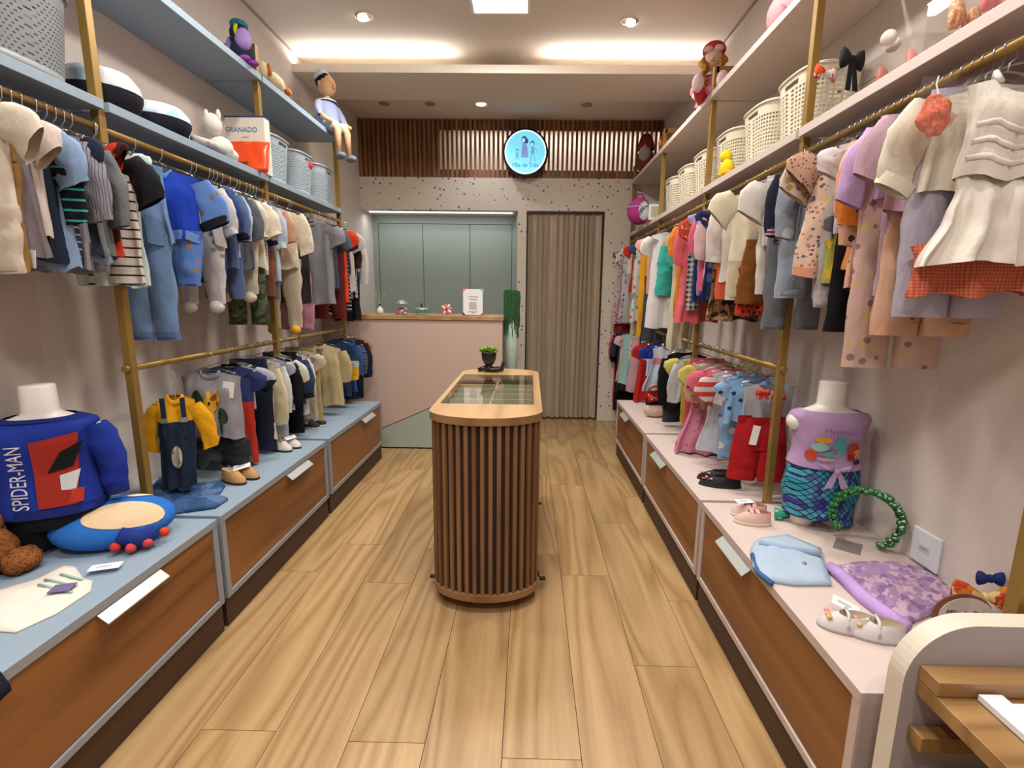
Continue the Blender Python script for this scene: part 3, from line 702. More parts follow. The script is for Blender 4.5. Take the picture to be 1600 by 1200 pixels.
# hanger prototype
M_HOOK = plain('#cfd2d6', .22, .85); M_HANG = clear('hanger_plastic', (.93, .93, .95), 1.45, .10, .08)
hk = MB(); pts = [(.0148*math.cos(a), 0, .0148*math.sin(a)) for a in [math.radians(q) for q in range(-20, 200, 22)]]
pts = [(-p[0], p[1], p[2]) for p in pts]; pts = [(p[0], 0, p[2]) for p in pts]
pts += [(.012, 0, -.024), (.002, 0, -.034), (0, 0, -.05)]
hk.tube(pts, .0017, 5)
HK = hk.mesh('hook', True); HK.materials.append(M_HOOK)
hf = MB(); hf.tube([(-.125, 0, -.098), (-.118, 0, -.086), (-.03, 0, -.056), (0, 0, -.05), (.03, 0, -.056), (.118, 0, -.086), (.125, 0, -.098), (.11, 0, -.104), (0, 0, -.10), (-.11, 0, -.104), (-.125, 0, -.098)], .0036, 5)
HF = hf.mesh('frame', True); HF.materials.append(M_HANG)
def hanger(loc, rz, label, group):
    r = thing('clothes_hanger', label, 'hanger', loc, rz, group)
    put('hook', HK, r); put('frame', HF, r); return r
def body_fn(w, L, flare=0, th=.026, zs=-.078, slope=.26, neck=.05, nd=.035, fold=.008, nf=3.0, seed=0, waist=0, lean=0):
    rg = random.Random(seed); ph = rg.uniform(0, 6.3); ph2 = rg.uniform(0, 6.3); k2 = rg.uniform(.6, 1.4); sway = rg.uniform(-.02, .02)
    prof = [(0, w), (.18, w*.93), (.45, w*(.93-waist)+flare*.25), (1, w*.95+flare)]
    def S(u, s, v):
        W = lerp(prof, v)
        au = abs(u); zt = zs-slope*max(0, au*w-neck)*1.0
        if au*w < neck: zt -= (nd if s < 0 else nd*.25)*math.sqrt(max(0, 1-(au*w/neck)**2))
        zb = zs-L+.006*math.sin(u*7+ph)
        z = zt+(zb-zt)*v
        t_ = (.25+.75*min(1, v*4))*th*(1+flare*3*v)*math.sqrt(max(0, 1-u*u))+.0025
        A = fold*(.25+.75*v)*(1+flare*6*v)
        f = A*math.sin(u*math.pi*nf+ph+v*k2)+A*.55*math.sin(u*math.pi*nf*2.1+ph2-v*1.5)
        q = Vector((u*W*9+ph*3, z*7, s*2.0)); k = min(1, v*3+.15)*(1-u*u*.6)
        f += .013*k*noise.noise(q)+.006*k*noise.noise(q*2.7)
        e = .010*v*noise.noise(Vector((z*9, ph, s*3)))
        return (u*W+sway*v+e, s*t_+f+lean*v*v*L, z+.012*v*noise.noise(Vector((u*2.2, ph2, s))))
    return S
def body_mesh(S, nu=20, nv=14):
    loops = []
    us = [-math.cos(math.pi*i/nu) for i in range(nu+1)]
    for j in range(nv+1):
        v = (j/nv)**.9
        loops.append([S(u, -1, v) for u in us]+[S(u, 1, v) for u in reversed(us[1:-1])])
    return MB().loft(loops, False, False)
def limb(p0, p1, r0, r1, flat=.5, bend=(0, 0, 0), n=10, m=6, wr=.003, seed=0):
    rg = random.Random(seed); ph = rg.uniform(0, 60)
    if m > 1: n, m = max(n, 14), max(m+3, 6)
    p0, p1 = Vector(p0), Vector(p1); d = (p1-p0).normalized(); ax = d.cross(Vector((0, 1, 0))); ax = ax.normalized() if ax.length > .01 else Vector((1, 0, 0)); ay = ax.cross(d)
    loops = []
    for j in range(m+1):
        f = j/m; c = p0+(p1-p0)*f+Vector(bend)*math.sin(math.pi*f); r = r0+(r1-r0)*f
        fl = flat*(1-.35*f) if m > 1 else flat*.66; L = []
        for k in range(n):
            ca, sa_ = math.cos(2*math.pi*k/n), math.sin(2*math.pi*k/n)
            w_ = (wr*1.6*noise.noise(Vector((ca*1.2+ph, sa_*1.2, f*5)))+wr*noise.noise(Vector((ca*2.5, sa_*2.5+ph, f*9)))) if wr else 0
            L.append(c+ax*(r+w_)*ca+ay*(r*fl+w_*1.3)*sa_)
        loops.append(L)
    return MB().loft(loops, False, False)
def decal(S, cu, cv, ru, rv, n=20, off=.0035, pts=None):
    """a patch of printed colour that follows the cloth: rings around (cu,cv)"""
    if pts:
        P0 = []
        for a_, b_ in zip(pts, pts[1:]+pts[:1]):
            for q in range(4): P0.append((a_[0]+(b_[0]-a_[0])*q/4, a_[1]+(b_[1]-a_[1])*q/4))
        cu = sum(p[0] for p in P0)/len(P0); cv = sum(p[1] for p in P0)/len(P0)
    else: P0 = [(cu+ru*math.cos(2*math.pi*k/n), cv+rv*math.sin(2*math.pi*k/n)) for k in range(n)]
    n = len(P0); m = MB(); vs = []
    def pt(u, v):
        u = max(-.97, min(.97, u)); v = max(.01, min(.99, v)); x, y, z = S(u, -1, v); return (x, y-off, z)
    vs.append(pt(cu, cv)); R_ = 5
    for j_ in range(1, R_+1): vs += [pt(cu+(p[0]-cu)*j_/R_, cv+(p[1]-cv)*j_/R_) for p in P0]
    fs = [(0, 1+(k+1) % n, 1+k) for k in range(n)]
    for j_ in range(R_-1): fs += [(1+j_*n+k, 1+j_*n+(k+1) % n, 1+(j_+1)*n+(k+1) % n, 1+(j_+1)*n+k) for k in range(n)]
    return m.add(vs, fs)
TAGM = None
def price_tag(r, x, y, z, w=.022, h=.05, col='#ece8e4', tilt=.15):
    o = MB().box(-w, w, -.0008, .0008, -h, 0).xf(T(x, y, z) @ RY(tilt)).build('price_tag', plain(col, .6), r)
    return o
def garment(name, loc, rz, label, cat, group, mat, L=.36, w=.13, flare=0, sl=.0, sw=.042, sa=.30, smat=None, cuff=None, legs=0, lw=.05, lmat=None, legcuff=None, feet=None, collar=None, hem=None, prints=(), tagp=None, th=.026, fold=.011, nf=2.6, neck=.045, slope=.26, waist=0, strap=False, open_front=None, lean=0, zs=-.078, lsp=.06, buttons=None):
    r = thing(name, label, cat, loc, rz, group); sd = GR.randint(0, 99999)
    smat = smat or mat; lmat = lmat or mat
    S = body_fn(w, L, flare, th, zs, slope, neck, .03, fold, nf, sd, waist, lean)
    b = body_mesh(S).build('body', mat, r, True)
    if sl:
        for s in (-1, 1):
            zsh = zs-slope*max(0, w-neck)-.012
            a = sa*GR.uniform(.75, 1.25); q0 = (s*(w-.02), 0, zsh-.01); q1 = (s*(w-.012+math.sin(a)*sl), GR.uniform(-.012, .012), zsh-math.cos(a)*sl)
            o = limb(q0, q1, sw, sw*(.72 if sl > .18 else 1.08), .42 if sw < .055 else .30, (s*.022, 0, .012), 10, 6 if sl > .15 else 3, .005, sd+s).build('sleeve', smat, r, True)
            if cuff:
                d = (Vector(q1)-Vector(q0)).normalized(); rr_ = sw*(.72 if sl > .18 else 1.08)
                limb(Vector(q1)-d*.025, Vector(q1)+d*.006, rr_+.004, rr_+.001, .55, n=10, m=1, wr=0).build('cuff', cuff, o, True)
    if legs:
        zb = zs-L+.02
        for s in (-1, 1):
            q0 = (s*lsp, 0, zb+.02); q1 = (s*(lsp+.008), GR.uniform(-.01, .01), zb-legs)
            o = limb(q0, q1, w*.56 if lw > .045 else w*.5, lw*.8, .48, (0, 0, 0), 10, 7, .006, sd+7*s).build('leg', lmat, r, True)
            if legcuff: limb((q1[0], q1[1], q1[2]+.03), (q1[0], q1[1], q1[2]-.004), lw*.8+.004, lw*.8+.002, .52, n=10, m=1, wr=0).build('cuff', legcuff, o, True)
            if feet: MB().ell((q1[0], q1[1]-.008, q1[2]-.014), (lw*.72, .03, .03), 10, 7).build('foot', feet, o, True)
            else: MB().lathe([(lw*.78, 0), (.0, .0)], (q1[0], q1[1], q1[2]+.008), 10, 1, .48, False, False).build('leg_shade_cap', plain('#3a3432', .9), o)  # dark disc closes the leg, painted as its shaded inside
    if collar:
        m = MB(); n = 18; loops = []
        for (rr_, dz, dy) in ((neck+.004, -.012, 0), (neck, .008, 0), (neck-.008, .006, 0)):
            loops.append([(rr_*math.cos(2*math.pi*k/n), .019*math.sin(2*math.pi*k/n)-.004, zs+dz-(.020 if math.sin(2*math.pi*k/n) < 0 else .004)*abs(math.sin(2*math.pi*k/n))) for k in range(n)])
        m.loft(loops, False, False).build('collar', collar, r, True)
    if hem:
        m = MB(); us = [-math.cos(math.pi*i/13) for i in range(14)]; lo = []
        h0 = hem[1]/L
        for v in (1-h0, 1.003):
            lo.append([tuple(Vector(S(u, -1, v))+Vector((0, -.003, 0))) for u in us]+[tuple(Vector(S(u, 1, v))+Vector((0, .003, 0))) for u in reversed(us[1:-1])])
        m.loft(lo, False, False).build('hem', hem[0], r, True)
    for (cu, cv, ru, rv, pm) in prints: decal(S, cu, cv, ru, rv).build('print', pm, r)
    if open_front:
        decal(S, 0, .5, .1, .5, pts=[(-.22, .0), (-.06, .35), (-.05, .98), (.05, .98), (.06, .35), (.22, .0)]).build('lining', open_front, r)
    if buttons:
        for k in range(4):
            x, y, z = S(.02, -1, .2+.2*k); MB().ell((x, y-.004, z), .006, 8, 5).build('button', buttons, r, True)
    if strap:
        for s in (-1, 1): MB().tube([(s*neck*.9, -.006, zs-.01), (s*neck*1.0, 0, zs+.012), (s*neck*.9, .008, zs-.01)], .009, 6).build('strap', strap if not isinstance(strap, bool) else mat, r, True)
    if tagp:
        x, y, z = S(tagp[0], -1, tagp[1]); price_tag(r, x, y-.006, z)
    return r, S
def bottoms(name, loc, rz, label, group, mat, L=.35, w=.11, lw=.05, zs=-.07, short=False, cuff=None, wb=None):
    r = thing(name, label, 'trousers' if not short else 'shorts', loc, rz, group); sd = GR.randint(0, 9999)
    rise = min(.15, L*.5); n = 20; lo = []
    for f, ww, tt in ((0, w*.88, .018), (.1, w*.9, .02), (.6, w*1.02, .026), (1, w*1.06, .026)):
        lo.append([(ww*math.cos(2*math.pi*k/n), tt*math.sin(2*math.pi*k/n)+.004*math.sin(k*2.1+sd), zs-rise*f) for k in range(n)])
    MB().loft(lo, False, False).build('hip', mat, r, True)
    MB().loft([[((w*.89+.002)*math.cos(2*math.pi*k/n), .021*math.sin(2*math.pi*k/n), zs-d) for k in range(n)] for d in (-.004, .028)], False, False).build('waistband', wb or mat, r, True)
    for s in (-1, 1):
        q0 = (s*w*.5, 0, zs-rise+.03); q1 = (s*w*.56, GR.uniform(-.01, .01), zs-L)
        o = limb(q0, q1, w*.55, lw if not short else w*.56, .48, (0, 0, 0), 10, 6, .005, sd+s).build('leg', mat, r, True)
        if cuff: limb((q1[0], q1[1], q1[2]+.035), q1, lw+.005, lw+.003, .5, n=10, m=1, wr=0).build('cuff', cuff, o, True)
    return r
XRAIL = {'L': PXL, 'R': PXR}
HLAB = {('L', 1): 'clear plastic hanger hooked over the upper gold rail on the left wall', ('L', 0): 'clear plastic hanger hooked over the lower gold rail on the left wall',
        ('R', 1): 'clear plastic hanger hooked over the upper gold rail on the right wall', ('R', 0): 'clear plastic hanger hooked over the lower gold rail on the right wall'}
RAILNAME = {('L', 1): 'on the upper left rail', ('L', 0): 'on the lower left rail', ('R', 1): 'on the upper right rail', ('R', 0): 'on the lower right rail'}
JOBS = []
def G(side, up, px, py, ybot, kind, desc, mat, **k):
    """one garment: (px,py) = its aisle-side edge in the photo, ybot = pixel row of its lower hem"""
    s = -1 if side == 'L' else 1
    edge = XRAIL[side]-s*(k.get('w', .13)+k.pop('out', .035))
    Y = at(px, py, X=edge).y + k.pop('dy', 0)
    Y = min(Y, YB-.08) if side == 'R' else min(Y, 4.26)
    JOBS.append([side, up, Y, px, ybot, kind, desc, mat, k])
def hang_all():
    for side in 'LR':
        for up in (1, 0):
            A_ = [q for q in JOBS if q[0] == side and q[1] == up]
            for q in [q for q in A_ if q[8].get('pin')]: q[8].pop('pin'); hang_one(*q); A_.remove(q)
            J = sorted(A_, key=lambda q: q[2])
            lo = {('L', 1): 1.0, ('L', 0): 2.30, ('R', 1): 1.05, ('R', 0): 2.27}[(side, up)]; hi = 4.25 if side == 'L' else 5.42; gap = .029
            gap = min(gap, (hi-lo)/len(J)*.92)
            for _ in range(400):
                mv = 0
                for a_, b_ in zip(J, J[1:]):
                    e = gap-(b_[2]-a_[2])
                    if e > 1e-4: a_[2] -= e/2; b_[2] += e/2; mv = 1
                for q in J: q[2] = min(max(q[2], lo), hi)
                if not mv: break
            for q in J: hang_one(*q)
def hang_one(side, up, Y, px, ybot, kind, desc, mat, k):
    xr = XRAIL[side]; zr = ZU if up else ZLO
    for yp in ((.73, 1.854, 2.959, 4.085) if side == 'L' else (.992, 2.097, 3.194, 4.29)):      # keep the hook clear of the posts
        if abs(Y-yp) < .03: Y = yp+(.03 if Y >= yp else -.03)
    xo = k.pop('xo', 0); zb = at(px, ybot, Y=Y).z
    tot = (zr-zb)-.078
    cz = k.pop('clampz', True)
    if not up and cz: tot = min(tot, zr-.078-.515)
    rz = k.pop('rz', GR.uniform(-.14, .14)); group = 'clothes '+RAILNAME[(side, up)]
    lab = desc+' '+RAILNAME[(side, up)]
    dz = k.pop('dz', 0); loc = (xr+xo, Y, zr-dz); tot -= dz
    if kind in ('trousers', 'shorts'):
        bottoms(kind, loc, rz, lab, group, mat, tot, k.get('w', .11), k.get('lw', .05), short=(kind == 'shorts'), cuff=k.get('cuff'), wb=k.get('wb'))
    else:
        if 'legfrac' in k: lf = k.pop('legfrac'); k['legs'] = tot*lf; k['L'] = tot*(1-lf)
        else: k['L'] = tot
        if k.get('sl', 0) > .17: k['sa'] = k.get('sa', .3)*.62
        cat = k.pop('cat', {'tee': 't-shirt'}.get(kind, kind.replace('_', ' ')))
        garment(kind, loc, rz, lab, cat, group, mat, **k)
    hanger((xr, Y, zr), rz, HLAB[(side, up)], 'hangers '+RAILNAME[(side, up)])
f = fab
WH = '#d9d3cb'; CR = '#d8cdb8'; NV = '#1d2438'; BK = '#15151a'
TAN = fab('#8a6a3a')
# ---- upper left rail, near to far
U = lambda *a, **k: G('L', 1, *a, **k)
U(62, 240, 440, 'romper', 'cream cotton romper with wide short sleeves, nearest the camera', f('#cfc2b2'), sl=.11, sw=.052, sa=.7, legfrac=.35, lw=.06, w=.135, out=.06)
U(52, 350, 432, 'trousers', 'camel brown knitted trousers', f('#8d6a3c'), w=.12, lw=.055, out=-.01)
U(84, 240, 372, 'tee', 'off-white t-shirt with wide sleeves', f('#cbbcb4'), sl=.10, sw=.05, sa=.6, w=.125, out=.05)
U(66, 330, 400, 'tunic', 'mauve grey tunic with a paper tag', f('#7b7079'), w=.12, out=.0, tagp=(.8, .95))
U(90, 340, 410, 'jacket', 'black jacket with turquoise dashes down the sleeve', f(NV), sl=.26, w=.12, out=.0, smat=f('#10131c', 'shl', '#3aa9b0', .03))
U(118, 300, 420, 'shirt', 'pale blue short-sleeved shirt', f('#7d94b4'), sl=.16, sw=.05, sa=.35, w=.125, out=.05)
U(128, 330, 417, 'shirt', 'dark navy plaid shirt', f('#23273c', 'grid', '#8d92ad', .022), w=.13, out=.05, hem=(f(BK), .025))
U(152, 270, 425, 'shirt', 'grey pinstriped shirt with long sleeves and dark buttons', f('#8c8890', 'svl', '#4a4450', .008), sl=.24, sw=.05, sa=.3, w=.125, out=.05, buttons=plain('#3a3a40', .4), tagp=(.2, .5))
U(155, 240, 400, 'polo_shirt', 'navy polo shirt with a white sleeve label', f('#1b2233'), sl=.09, sw=.055, sa=.5, w=.12, collar=f('#1b2233'), out=.03, cat='polo shirt')
U(162, 380, 435, 'bodysuit', 'grey-blue sleeveless baby bodysuit', f('#7e848c'), w=.11, out=.0, legfrac=.12, hem=(f('#5f7288'), .02))
U(186, 290, 400, 'sweatshirt', 'grey marl sweatshirt with cuffed long sleeves', f('#6c7074'), sl=.24, sw=.045, sa=.25, cuff=f('#5f6367'), w=.125, out=.05)
U(216, 340, 397, 'vest', 'red and black leaf-print padded vest', f('#b7301c', 'camo', '#3a0f0c', .05, '#1d0a0a'), sl=.05, sw=.05, sa=.8, w=.135, th=.04, out=.06, collar=f('#16100f'))
U(238, 280, 446, 'tee', 'white t-shirt with thin black stripes and black sleeves', f('#cfc8c0', 'shl', '#24222a', .032), sl=.16, sw=.05, sa=.5, smat=f('#17171c'), w=.13, out=.06)
U(232, 420, 446, 'tee', 'pale mint plain t-shirt', f('#b5c4c4'), w=.12, out=.0, sl=.06, sa=.6)
U(268, 400, 538, 'dungarees', 'long faded chambray dungarees with a white collar', f('#6a86ae'), sl=.0, legfrac=.56, lw=.06, w=.105, out=.0, collar=f('#c9cfd8'), legcuff=f('#55729c'), lsp=.045)
lion = plain('#a97f4a', .8)
U(340, 340, 455, 'romper_suit', 'royal blue romper suit with lion-head print sleeves and legs', f('#1b3fae'), sl=.18, sw=.056, sa=.55, smat=f('#5f86c8', 'dots', '#8a6a4a', .042), cuff=f('#15151c'), legfrac=.42, lw=.06, w=.15, lmat=f('#5a80c4', 'dots', '#a07a4c', .045), collar=f('#5a80c4', 'dots', '#8a6a4a', .05), out=.07, tagp=(-.25, .06), rz=.1, hem=(f('#6a8fd0', 'dots', '#a07a4c', .06), .04), cat='romper', th=.04)
U(330, 330, 440, 'jacket', 'deep blue lined jacket', f('#22356e'), sl=.2, w=.13, out=-.03, dy=.05)
U(372, 400, 482, 'sleepsuit', 'white footed sleepsuit with grey specks', f('#c6c2c0', 'dots', '#8e8c90', .045), sl=.2, sw=.045, sa=.4, cuff=f('#d8d4d0'), legfrac=.5, lw=.05, feet=f('#cfcac6'), w=.13, out=.05)
U(386, 310, 420, 'hoodie', 'slate blue hoodie with black cuffs', f('#566a92'), sl=.2, cuff=f(BK), w=.13, out=.05)
U(372, 420, 470, 'trousers', 'soft denim-blue leggings', f('#5b7099'), w=.11, lw=.04, out=-.03)
U(391, 330, 400, 'sweatshirt', 'powder blue sweatshirt with striped navy cuffs', f('#a9bcd6'), sl=.21, sw=.045, cuff=f('#20283e', 'sh', '#c8ccd6', .01), w=.125, out=.045)
U(403, 330, 420, 'cardigan', 'charcoal grey cardigan', f('#5b5e66'), sl=.2, w=.125, out=.05)
U(414, 380, 466, 'sleepsuit', 'cream footed sleepsuit', f('#cfc6b4', 'camo', '#c2b8a4', .06), sl=.18, sw=.05, cuff=f('#d9d0bf'), legfrac=.48, lw=.05, feet=f('#d5ccbb'), w=.13, out=.035)
U(412, 480, 510, 'trousers', 'green camouflage trousers', f('#5c6650', 'camo', '#39402f', .05), w=.11, lw=.05, out=-.02)
U(424, 340, 420, 'cardigan', 'ivory knitted cardigan', f('#d6cdb6'), sl=.17, sw=.045, cuff=f('#e0d7c2'), w=.125, out=.05)
U(427, 400, 470, 'trousers', 'grey-violet long trousers', f('#6b6470'), w=.11, lw=.045, out=-.02)
U(436, 360, 430, 'sweater', 'blue and white checked knit sweater', f('#8d9bb5', 'check', '#d5d7da', .018), sl=.2, cuff=f('#1d2a55'), w=.125, out=.045)
U(445, 370, 440, 'cardigan', 'pale blue cardigan with a mint cuff', f('#a8b3c4'), sl=.21, cuff=f('#c8d8cc'), w=.125, out=.045)
U(424, 430, 465, 'trousers', 'terracotta brown trousers', f('#7d5038'), w=.11, lw=.05, out=-.03)
U(456, 340, 400, 'sweater', 'camel and ivory colour-block sweater', f('#d6cbb8', 'blk', '#b88f70', .16), sl=.18, sw=.045, smat=f('#b88f70'), w=.125, out=.045)
U(474, 420, 517, 'sleepsuit', 'long cream sleepsuit with yellow feet', f('#c4b8a2'), sl=.0, legfrac=.55, lw=.05, feet=f('#d9a23c'), w=.125, out=.02)
U(485, 360, 420, 'fleece_jacket', 'chunky ivory teddy fleece jacket', f('#dcd3c0', 'tweed', '#cfc4ae', .01), sl=.23, sw=.065, sa=.38, w=.14, th=.05, out=.07, cat='jacket')
U(484, 420, 473, 'tunic', 'charcoal long tunic with a rainbow neckline', f('#35323a'), w=.13, out=.0, dy=.03)
U(486, 495, 520, 'knit_beanie_set', 'dusty pink knitted baby set', f('#b98397'), w=.12, out=.0, legfrac=.2, dy=.06, cat='knit set')
U(531, 400, 475, 'tee', 'grey marl t-shirt with an orange round print', f('#7f8084'), sl=.13, sw=.06, sa=.35, w=.155, out=.04, collar=f('#6d6e72'), prints=((-.45, .38, .22, .14, plain('#c9651f', .8)), (-.45, .58, .26, .05, plain('#3c3c42', .8))), rz=0, th=.03)
U(538, 390, 450, 'shirt', 'slate denim shirt', f('#4c5768'), sl=.16, sw=.05, w=.14, out=.04)
U(533, 450, 500, 'trousers', 'burgundy red trousers', f('#5d1f1f'), w=.12, out=-.03, lw=.055)
U(553, 390, 473, 'tee', 'bright orange-red t-shirt', f('#cf3f1f'), sl=.12, sw=.055, sa=.5, w=.14, out=.05, collar=f('#3a1512'))
U(545, 430, 487, 'tee', 'black t-shirt with white lettering down its side', f('#1a1a20', 'shl', '#b9b9bd', .03), w=.13, out=.0)
U(555, 380, 430, 'shirt', 'navy polo shirt', f('#272a48'), sl=.13, w=.13, out=.04)
U(551, 440, 462, 'shirt', 'orange plaid shirt', f('#a8512d', 'check', '#d8c9b0', .03), w=.125, out=.0)
U(556, 410, 466, 'shirt', 'navy and red tartan shirt', f('#3a2433', 'check', '#a9a2a8', .035), w=.125, out=.0, dy=.05)
U(562, 370, 455, 'tee', 'white short-sleeved t-shirt with a chest line', f('#b8b4ad'), sl=.13, sw=.055, sa=.4, w=.135, out=.05)
U(563, 430, 500, 'coat', 'long black coat', f('#131318'), sl=.0, w=.13, out=.0)
U(574, 420, 466, 'long_sleeved_top', 'off-white top with long hanging sleeves', f('#c2bdb6'), sl=.38, sw=.045, sa=.14, w=.125, out=.06, cat='top')
U(570, 480, 500, 'jeans', 'dark denim jeans', f('#2c3f5c'), w=.12, out=.03, cat='jeans', legfrac=.5)
U(569, 370, 430, 'jacket', 'dark brown jacket with bright blue shoulders, farthest along', f('#2a1a1c', 'blk', '#1d1114', .12), sl=.26, sw=.04, sa=.22, smat=f('#33181a'), collar=f('#2358b4'), w=.125, out=.08)
# ---- upper right rail, far to near
V = lambda *a, **k: G('R', 1, *a, **k)
V(938, 470, 505, 'dress', 'white and pink tulle dress with a sequinned waist, farthest along', f('#b89aa2', 'flor', '#d6c8c8', .03, '#a05a6a'), w=.13, flare=.07, sl=.06, fold=.012, nf=5, out=.14)
V(952, 440, 520, 'dress', 'dark red dress with frilled shoulders', f('#8f1f22'), w=.13, flare=.03, sl=.08, sa=.7, out=.07)
V(960, 440, 503, 'blouse', 'white blouse with black polka trim', f('#c9c2bf', 'dots', '#26222a', .04), w=.13, sl=.14, out=.07)
V(966, 440, 503, 'dress', 'white dress with a grey band', f('#c9c5bf', 'blk', '#a9a5a2', .34), w=.13, flare=.04, sl=.06, out=.07)
V(975, 430, 457, 'tunic', 'bright red tunic', f('#b22a20'), w=.13, flare=.03, sl=.1, sa=.5, out=.06)
V(979, 460, 503, 'dress', 'white dress with large orange flowers', f('#c4bfb6', 'flor', '#c7522c', .055, '#7d8a86'), w=.125, flare=.03, sl=.07, smat=f('#33415f'), out=.05)
V(984, 530, 565, 'trousers', 'cream trousers with tiny brown flowers', f('#c2b7a4', 'flor', '#7a4a35', .02, '#98a09a'), w=.11, out=.0, lw=.05)
V(994, 480, 527, 'trousers', 'mustard yellow trousers', f('#d59a1e'), w=.11, out=.02, lw=.055)
V(1000, 400, 460, 'tee', 'peach pink t-shirt', f('#cf9a8c'), w=.13, sl=.11, sa=.6, out=.05)
V(1002, 530, 545, 'skirt', 'charcoal grey skirt', f('#3f3d42'), w=.12, out=.0, dz=.3)
V(1008, 440, 512, 'blouse', 'white blouse with a cream yoke and long straight body', f('#cfcdca', 'blk', '#d2d0ce', .12), w=.16, flare=.02, sl=.14, sw=.05, sa=.25, out=.03, rz=0, pin=True, prints=((0, .16, .7, .12, f('#d8cdb4')),))
V(1008, 430, 463, 'shorts', 'turquoise elasticated shorts clipped over a white blouse', f('#3aa79c'), w=.11, out=.08, dz=.12, dy=-.055, pin=True, rz=0)
V(1046, 500, 545, 'skirt', 'plain ivory cotton skirt', f('#c8bda6'), w=.09, out=.0, dz=.25)
V(1047, 460, 497, 'cardigan', 'orange knitted cardigan', f('#cc7a2c'), w=.12, sl=.2, out=.03)
V(1049, 460, 503, 'dress', 'coral pink long-sleeved dress', f('#d8636e'), w=.13, flare=.02, sl=.26, sw=.045, sa=.2, out=.05)
V(1063, 410, 465, 'dress', 'black and white striped dress with dark floral hem', f('#8f9196', 'shl', '#2a2b32', .02), w=.125, sl=.0, out=.03, hem=(f('#2a1a28', 'flor', '#a06a7a', .02), .05))
V(1070, 360, 470, 'blouse', 'navy blouse with red dotted sleeves', f('#263666'), w=.125, sl=.13, smat=f('#b23a24', 'dots', '#d8b090', .02), sa=.5, out=.05)
V(1072, 470, 490, 'leggings', 'white leggings with black checks', f('#c9c6c4', 'check', '#2a2a30', .03), w=.11, out=.0, legfrac=.6)
V(1078, 420, 460, 'dress', 'lilac and blue butterfly print dress', f('#8f8fb2', 'flor', '#c8b8d2', .03, '#5a6a9a'), w=.125, sl=.07, out=.03)
V(1082, 340, 455, 'jacket', 'raspberry pink zipped jacket', f('#cf5f7c'), w=.13, sl=.22, sw=.045, out=.05, collar=f('#c2497a'))
V(1083, 430, 452, 'jacket', 'pale blush quilted jacket with a black hem', f('#cfb2b4'), w=.13, sl=.25, sa=.2, out=.04, hem=(f(BK), .04))
V(1094, 420, 470, 'dress', 'navy dress with white flowers', f('#202a52', 'flor', '#b9bcca', .045, '#4a5a8a'), w=.125, flare=.02, sl=.08, out=.02)
V(1104, 400, 442, 'long_sleeved_top', 'white top with broad ribbed cuffs', f('#d2c8c4'), w=.13, sl=.27, sw=.05, sa=.18, cuff=f('#dcd6d2'), out=.05, cat='top', tagp=(0, .1))
V(1114, 430, 470, 'trousers', 'coral red linen trousers', f('#cb5c40'), w=.12, out=.02, lw=.05)
V(1104, 480, 500, 'skirt', 'leopard print frilled skirt', f('#7d5a38', 'camo', '#2a1c12', .03, '#a88a5c'), w=.13, flare=.03, out=.0, dz=.27)
V(1130, 410, 474, 'playsuit', 'cream playsuit with a ruffled neckline and lace-hem shorts', f('#d6cab0'), w=.15, flare=.01, sl=.12, sw=.065, sa=.6, legfrac=.3, lw=.085, collar=f('#dccfb6'), out=.02, rz=.05, legcuff=f('#d9d0bd'), lsp=.07)
V(1165, 440, 478, 'shorts', 'rust brown satin cargo shorts', f('#7a4a1c'), w=.12, out=-.04, dy=-.02, dz=.24)
V(1160, 470, 492, 'skirt', 'red and black floral skirt', f('#a8301f', 'flor', '#2a1614', .02), w=.12, out=.0, dy=.06, flare=.02, dz=.33)
V(1161, 340, 384, 'tee', 'white ribbed t-shirt with short sleeves', f('#d3cbc2', 'shl', '#c6beb5', .009), w=.135, sl=.14, sw=.06, sa=.4, out=.06)
V(1184, 420, 463, 'trousers', 'plain white cotton trousers', f('#cfc8c0'), w=.11, out=.0, lw=.05)
V(1197, 330, 380, 'sweatshirt', 'navy sweatshirt with pink striped cuffs and hem', f('#191f30'), w=.135, sl=.22, sw=.055, sa=.32, cuff=f('#b98a96', 'sh', '#3a2a3a', .014), hem=(f('#b58a96', 'sh', '#2a2230', .014), .04), out=.05)
V(1203, 460, 522, 'jeans', 'stone grey washed jeans', f('#6d7076'), w=.11, out=.0, legfrac=.55, lw=.055, cat='jeans', dy=.04)
V(1221, 310, 360, 'jacket', 'grey-blue marbled floral jacket', f('#8a93a2', 'flor', '#b9bcc2', .06, '#6a7a90'), w=.135, sl=.24, sw=.05, sa=.24, out=.05)
V(1212, 420, 472, 'jeans', 'pale blue jeans with a round dog patch', f('#9aa6b8'), w=.13, out=.0, legfrac=.6, lw=.07, cat='jeans', lsp=.065, legcuff=f('#a9b4c4'))
V(1250, 290, 332, 'blouse', 'ivory blouse with brown sketched flowers', f('#c4b2a2', 'flor', '#8a6a5a', .03, '#b08a4a'), w=.135, sl=.13, sw=.06, sa=.45, out=.06)
V(1262, 360, 385, 'blouse', 'white blouse with black pompom buttons', f('#c2bab6'), w=.13, sl=.0, out=.0, buttons=plain('#1a1a20', .6))
V(1271, 300, 430, 'dress', 'cream dress with tiny navy flowers and a peach hem', f('#c7a894', 'flor', '#4f4a60', .014, '#a86a58'), w=.15, flare=.03, sl=.09, sw=.06, sa=.7, smat=f('#b08a74', 'flor', '#6a4a44', .012), hem=(f('#c98d72'), .03), out=.0)
V(1268, 430, 445, 'tunic', 'lime green printed tunic', f('#a2a04a', 'camo', '#7d8a35', .04, '#d0b23a'), w=.13, out=.0, dz=.28)
